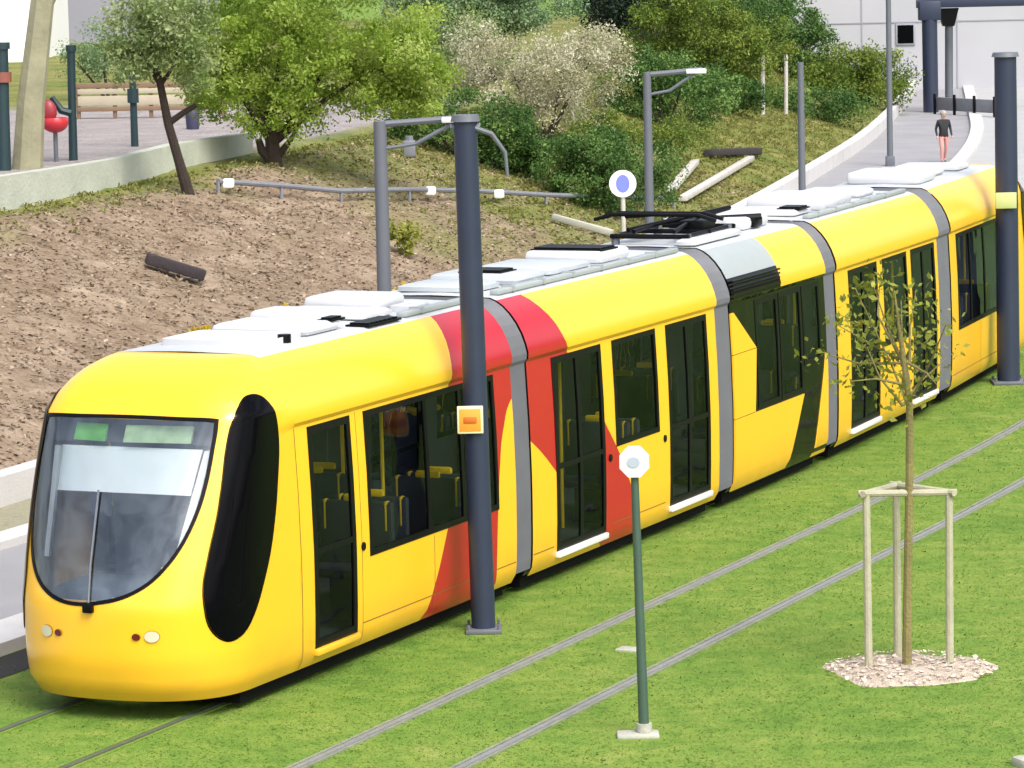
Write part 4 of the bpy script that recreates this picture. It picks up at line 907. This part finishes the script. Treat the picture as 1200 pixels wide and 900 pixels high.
# buildings behind
def building(name, label, x0, x1, y0, dep, z0, z1, m, wins, roofm, joints=0):
    r = thing(name, label, 'building', ((x0+x1)/2, y0, z0)); w = x1-x0; h = z1-z0
    bm = bmesh.new(); box(bm, 0, dep/2, h/2, w, dep, h); finish(bm, 'wall', m, r, smooth=0)
    bm = bmesh.new(); box(bm, 0, dep/2, h+.15, w+.5, dep+.5, .3, .05); finish(bm, 'roof', roofm, r)
    for i, (x, z, ww, wh) in enumerate(wins):
        bm = bmesh.new(); box(bm, x, -.02, z, ww+.16, .1, wh+.16, .01); f = finish(bm, 'window', M['facade2'], r); bm = bmesh.new(); box(bm, x, -.055, z, ww, .06, wh); finish(bm, 'pane', M['blackglass'], f, smooth=0)
    if joints:
        bm = bmesh.new()
        for k in range(1, joints): box(bm, -w/2+w*k/joints, -.012, h/2, .06, .03, h-.1)
        for z in (3., 6., 9.): box(bm, 0, -.015, z, w-.1, .03, .05)
        finish(bm, 'panel_joint', M['facade2'], r, smooth=0)
    return r
q = at(1060, 120); xl = atY(895, 60, 172).x
qq = atY(1061, 40, 170)
building('concrete_building', 'pale blank concrete building closing the view behind the portal', xl, 62, 170, 14, 0, 15, M['facade'], [(qq.x-(xl+62)/2, qq.z, .7, .8)], M['lamp'], 12)
xa, xb = atY(50, 40, 175).x, atY(235, 40, 175).x
building('lilac_building', 'grey lilac block with pale panels behind the playground', xa, xb, 175, 12, 2.6, 16, M['facade2'], [], M['lamp'])
xa = atY(-120, 40, 150).x; xb = atY(40, 40, 150).x
building('white_building', 'white building at the upper left corner beyond the pale tree trunk', xa, xb, 150, 12, 2.6, 14, M['white'], [], M['lamp'])

# portal frame at the end of the road
b = at(1091, 132); r = thing('steel_portal', 'dark steel portal with a long top beam at the far end of the road', 'portal', b); tp_ = atY(1089, 8, b.y)-b
bm = bmesh.new(); tube(bm, [(0, 0, -.1), (tp_.x, 0, tp_.z)], .30, 16); finish(bm, 'column', M['post'], r)
bm = bmesh.new(); box(bm, tp_.x, 0, tp_.z-.15, .85, .6, .75, .05); finish(bm, 'column_head', M['post'], r)
bm = bmesh.new(); box(bm, tp_.x+5.5, 0, tp_.z+.12, 12, .45, .32, .02); finish(bm, 'beam', M['post'], r)
bm = bmesh.new(); tube(bm, [(tp_.x+11, 0, -.1), (tp_.x+11, 0, tp_.z)], .30, 16); finish(bm, 'column', M['post'], r)
q1, q2 = atY(1112, 112, b.y+1.2)-b, atY(1112, 14, b.y+1.2)-b
bm = bmesh.new(); tube(bm, [(q1.x, 1.2, -.1), (q2.x, 1.2, q2.z)], .16, 12); finish(bm, 'column', M['lamp'], r)
bm = bmesh.new(); prism(bm, [(-.42, 0), (.42, 0), (.24, -.7), (-.2, -.7)], lambda u, v, o: Vector((q2.x+u-.05, 1.0+o, q2.z+v+.15)), 0, .4); finish(bm, 'bracket', M['black'], r, smooth=0, recalc=True)
fa, fb = at(1098, 134, 0), at(1168, 138, 0); r = thing('low_railing', 'low dark railing across the road end behind the walker', 'railing', fa); d = fb-fa; l = d.length; r.rotation_euler = (0, 0, math.atan2(d.y, d.x))
bm = bmesh.new(); box(bm, l/2, 0, .42, l, .12, .5, .02); finish(bm, 'panel', M['pipe'], r)
for i in range(4):
    bm = bmesh.new(); box(bm, l*i/3, -.1, .4, .1, .08, .8, .01); finish(bm, 'railing_post', M['black'], r)

# walker on the road
def walker():
    b = at(1106, 191); k = 1.62/1.75
    J = {'pel': (0, 0, .93), 'wai': (0, 0, 1.08), 'che': (0, .01, 1.30), 'nek': (0, .01, 1.47), 'hea': (0, -.02, 1.58), 'top': (0, -.02, 1.70), 'hl': (-.10, 0, .90), 'kl': (-.11, -.12, .50), 'fl': (-.11, -.10, .09), 'tl': (-.11, -.24, .04),
         'hr': (.10, 0, .90), 'kr': (.11, .04, .50), 'fr': (.11, .22, .12), 'tr': (.11, .10, .04), 'sl': (-.19, 0, 1.40), 'el': (-.25, .06, 1.13), 'wl': (-.24, -.04, .90), 'dl': (-.24, -.07, .80), 'sr': (.19, 0, 1.40), 'er': (.25, .0, 1.13), 'wr': (.24, -.14, .93), 'dr': (.24, -.19, .84)}
    Rr = dict(pel=.15, wai=.135, che=.16, nek=.06, hea=.095, top=.075, hl=.095, kl=.06, fl=.04, tl=.035, hr=.095, kr=.06, fr=.04, tr=.035, sl=.065, el=.045, wl=.032, dl=.035, sr=.065, er=.045, wr=.032, dr=.035)
    E_ = [('pel', 'wai'), ('wai', 'che'), ('che', 'nek'), ('nek', 'hea'), ('hea', 'top'), ('pel', 'hl'), ('hl', 'kl'), ('kl', 'fl'), ('fl', 'tl'), ('pel', 'hr'), ('hr', 'kr'), ('kr', 'fr'), ('fr', 'tr'), ('che', 'sl'), ('sl', 'el'), ('el', 'wl'), ('wl', 'dl'), ('che', 'sr'), ('sr', 'er'), ('er', 'wr'), ('wr', 'dr')]
    nm = list(J); me = bpy.data.meshes.new('person'); me.from_pydata([J[n] for n in nm], [(nm.index(a), nm.index(c)) for a, c in E_], [])
    o = bpy.data.objects.new('person', me); C.objects.link(o); o.modifiers.new('skin', 'SKIN'); o.modifiers.new('sub', 'SUBSURF').levels = 2
    if not me.skin_vertices:
        bpy.context.view_layer.objects.active = o; bpy.ops.mesh.customdata_skin_add()
    for i, n in enumerate(nm): me.skin_vertices[0].data[i].radius = (Rr[n], Rr[n])
    me.skin_vertices[0].data[0].use_root = True
    bpy.context.view_layer.update(); dg = bpy.context.evaluated_depsgraph_get(); nmsh = bpy.data.meshes.new_from_object(o.evaluated_get(dg))
    bpy.data.objects.remove(o); p = bpy.data.objects.new('person', nmsh); C.objects.link(p); nmsh.name = 'person'
    nmsh.materials.clear()
    for m in (mat('black_jacket', (.012, .012, .015), .8), mat('pink_trousers', (.55, .24, .21), .8), mat('skin', (.45, .27, .19), .6), mat('shoes', (.2, .14, .12), .7)): nmsh.materials.append(m)
    for f in nmsh.polygons:
        x, y, z = f.center; f.use_smooth = True
        f.material_index = 3 if z < .10 else (2 if (z > 1.47 or (abs(x) > .2 and z < .92)) else (1 if z < .88 and abs(x) < .21 else 0))
    p.location = b; p.scale = (k, k, k); p.rotation_euler = (0, 0, .25); tag(p, 'person in a black jacket and pinkish trousers walking on the road by the white line', 'person')
    bm = bmesh.new(); bmesh.ops.create_uvsphere(bm, u_segments=14, v_segments=10, radius=.115, matrix=Matrix.Translation((0, .01, 1.665)) @ Matrix.Diagonal((.95, 1.02, .95, 1))); finish(bm, 'hair', mat('grey_hair', (.30, .27, .25), .8), p)
    bm = bmesh.new()
    for sx in (-1, 1): bmesh.ops.create_uvsphere(bm, u_segments=8, v_segments=6, radius=.014, matrix=Matrix.Translation((sx*.034, -.118, 1.60)))
    bmesh.ops.create_cone(bm, segments=8, radius1=.016, radius2=.006, depth=.035, matrix=Matrix.Translation((0, -.125, 1.575)) @ Matrix.Rotation(R(90), 4, 'X')); finish(bm, 'face', mat('face_features', (.2, .1, .08), .6), p)
walker()

# ------------------------------------------------------------------ grass blades and mulch
n = 170000; s = rng.random(n)*38-4; nn_ = rng.random(n)**.85*11.5-2.4
hs = np.interp(s, SS, HD); gx = np.interp(s, SS, PX)+nn_*np.cos(hs); gy = np.interp(s, SS, PY)-nn_*np.sin(hs)
keep = np.ones(n, bool)
for r0 in (-.7175, .7175, 2.77, 4.2): keep &= ~((nn_ > r0-.05) & (nn_ < r0+.072))
keep &= (gx-3.97)**2+(gy-38.4)**2 > .80**2
keep &= ~((np.abs(gx-1.1) < .25) & (np.abs(gy-35.5) < .2)); keep &= ~((abs(nn_) < 1.05) & (s > 1.5))
gx, gy = gx[keep], gy[keep]; n = len(gx); hgt = (.018+.030*rng.random(n))
a = rng.random(n)*2*np.pi; ln = .025+.04*rng.random(n); w = .006+.007*rng.random(n)
base = np.stack([gx, gy, np.zeros(n)-.002], 1); dv = np.stack([-np.sin(a)*w, np.cos(a)*w, np.zeros(n)], 1)
Vg = np.stack([base+dv, base-dv, base+np.stack([np.cos(a)*ln, np.sin(a)*ln, .004+ln*(.05+.13*rng.random(n)+.35*(rng.random(n) > .93))], 1)], 1).reshape(-1, 3)
tone = np.array([(.46+.36*noise.noise(Vector((x*.5, y*.5, 2)))+.24*noise.noise(Vector((x*1.7, y*1.7, 5))))+.2*noise.noise(Vector((x*6, y*6, 8))) for x, y in zip(gx, gy)])
o = poly_mesh('grass', Vg, np.arange(3*n).reshape(-1, 3), M['blade'], None, np.clip(tone+rng.normal(size=n)*.09, 0, 1)); struct(o, 'stuff', 'short mottled green lawn grass around the tracks', 'grass')
n = 60000; ii = rng.integers(int(np.searchsorted(BLEN, 45)), int(np.searchsorted(BLEN, 108)), n); e = rng.random(n)*7.6+.3; fr = rng.random(n)-.5
xy = BA[ii]+BN[ii]*e[:, None]+BT[ii]*fr[:, None]*.5
cc = np.array([(x, y, hillz(q, y)+bumpy(x, y, q)+.015) for (x, y), q in zip(xy, e)])
o = flakes('mulch', cc, .036, M['chip'], None, .5); struct(o, 'stuff', 'loose pinkish brown bark mulch scattered over the bare slope', 'mulch')
n = 15000; ii = rng.integers(int(np.searchsorted(BLEN, 60)), len(BA)-60, n); e = rng.random(n)**.8*8+.3
ok = (BA[ii, 1]+rng.normal(size=n)*4 > 88) | (e > 7.9+rng.normal(size=n)*.5); ii, e = ii[ok], e[ok]; xy = BA[ii]+BN[ii]*e[:, None]+BT[ii]*(rng.random(len(ii))-.5)[:, None]*.5
cl = [((x, y, hillz(q, y)+.05), (.16, .16, .05), 11, .45+.25*noise.noise(Vector((x*.4, y*.4, 0)))) for (x, y), q in zip(xy, e)]
Vv, Ff, Rr = leaves(cl, .038); o = poly_mesh('slope_grass', Vv, Ff, M['l_dry'], None, Rr); struct(o, 'stuff', 'rough olive grass along the top and far end of the slope', 'grass')

# ------------------------------------------------------------------ light
EL, AZ = R(52), R(150)
w = bpy.data.worlds.new('World'); scene.world = w; w.use_nodes = True; N = w.node_tree.nodes; L = w.node_tree.links
sky = N.new('ShaderNodeTexSky'); sky.sky_type = 'NISHITA'; sky.sun_disc = False; sky.sun_elevation = EL; sky.sun_rotation = AZ; sky.air_density = 1.2; sky.dust_density = 4.5; sky.ozone_density = 1.0
bg = N['Background']; bg.inputs['Strength'].default_value = .15
tc = N.new('ShaderNodeTexCoord'); mp = N.new('ShaderNodeMapping'); mp.inputs['Scale'].default_value = (1, 1, 2.2); L.new(tc.outputs['Generated'], mp.inputs['Vector'])
nz = N.new('ShaderNodeTexNoise'); nz.inputs['Scale'].default_value = 2.6; nz.inputs['Detail'].default_value = 7; nz.inputs['Roughness'].default_value = .6; L.new(mp.outputs['Vector'], nz.inputs['Vector'])
cr = N.new('ShaderNodeValToRGB'); cr.color_ramp.elements[0].position = .36; cr.color_ramp.elements[0].color = (.55, .57, .62, 1); cr.color_ramp.elements[1].position = .64; cr.color_ramp.elements[1].color = (1.45, 1.43, 1.40, 1); L.new(nz.outputs['Fac'], cr.inputs['Fac'])
bw = N.new('ShaderNodeRGBToBW'); L.new(sky.outputs['Color'], bw.inputs[0]); m1_ = N.new('ShaderNodeMix'); m1_.data_type = 'RGBA'; m1_.inputs['Factor'].default_value = .55; L.new(sky.outputs['Color'], m1_.inputs['A']); L.new(bw.outputs[0], m1_.inputs['B'])
m2_ = N.new('ShaderNodeMix'); m2_.data_type = 'RGBA'; m2_.blend_type = 'MULTIPLY'; m2_.inputs['Factor'].default_value = 1; L.new(m1_.outputs['Result'], m2_.inputs['A']); L.new(cr.outputs['Color'], m2_.inputs['B']); L.new(m2_.outputs['Result'], bg.inputs['Color'])
sd = bpy.data.lights.new('sun', 'SUN'); sd.energy = 1.15; sd.angle = R(26); sd.color = (1, .96, .90); so = bpy.data.objects.new('sun', sd); C.objects.link(so)
tosun = Vector((math.sin(AZ)*math.cos(EL), math.cos(AZ)*math.cos(EL), math.sin(EL))); so.rotation_euler = tosun.to_track_quat('Z', 'Y').to_euler(); so.location = (0, 0, 60)
vs = scene.view_settings; vs.view_transform = 'Standard'; vs.look = 'None'; vs.exposure = 1.12; vs.gamma = 1; vs.use_curve_mapping = False
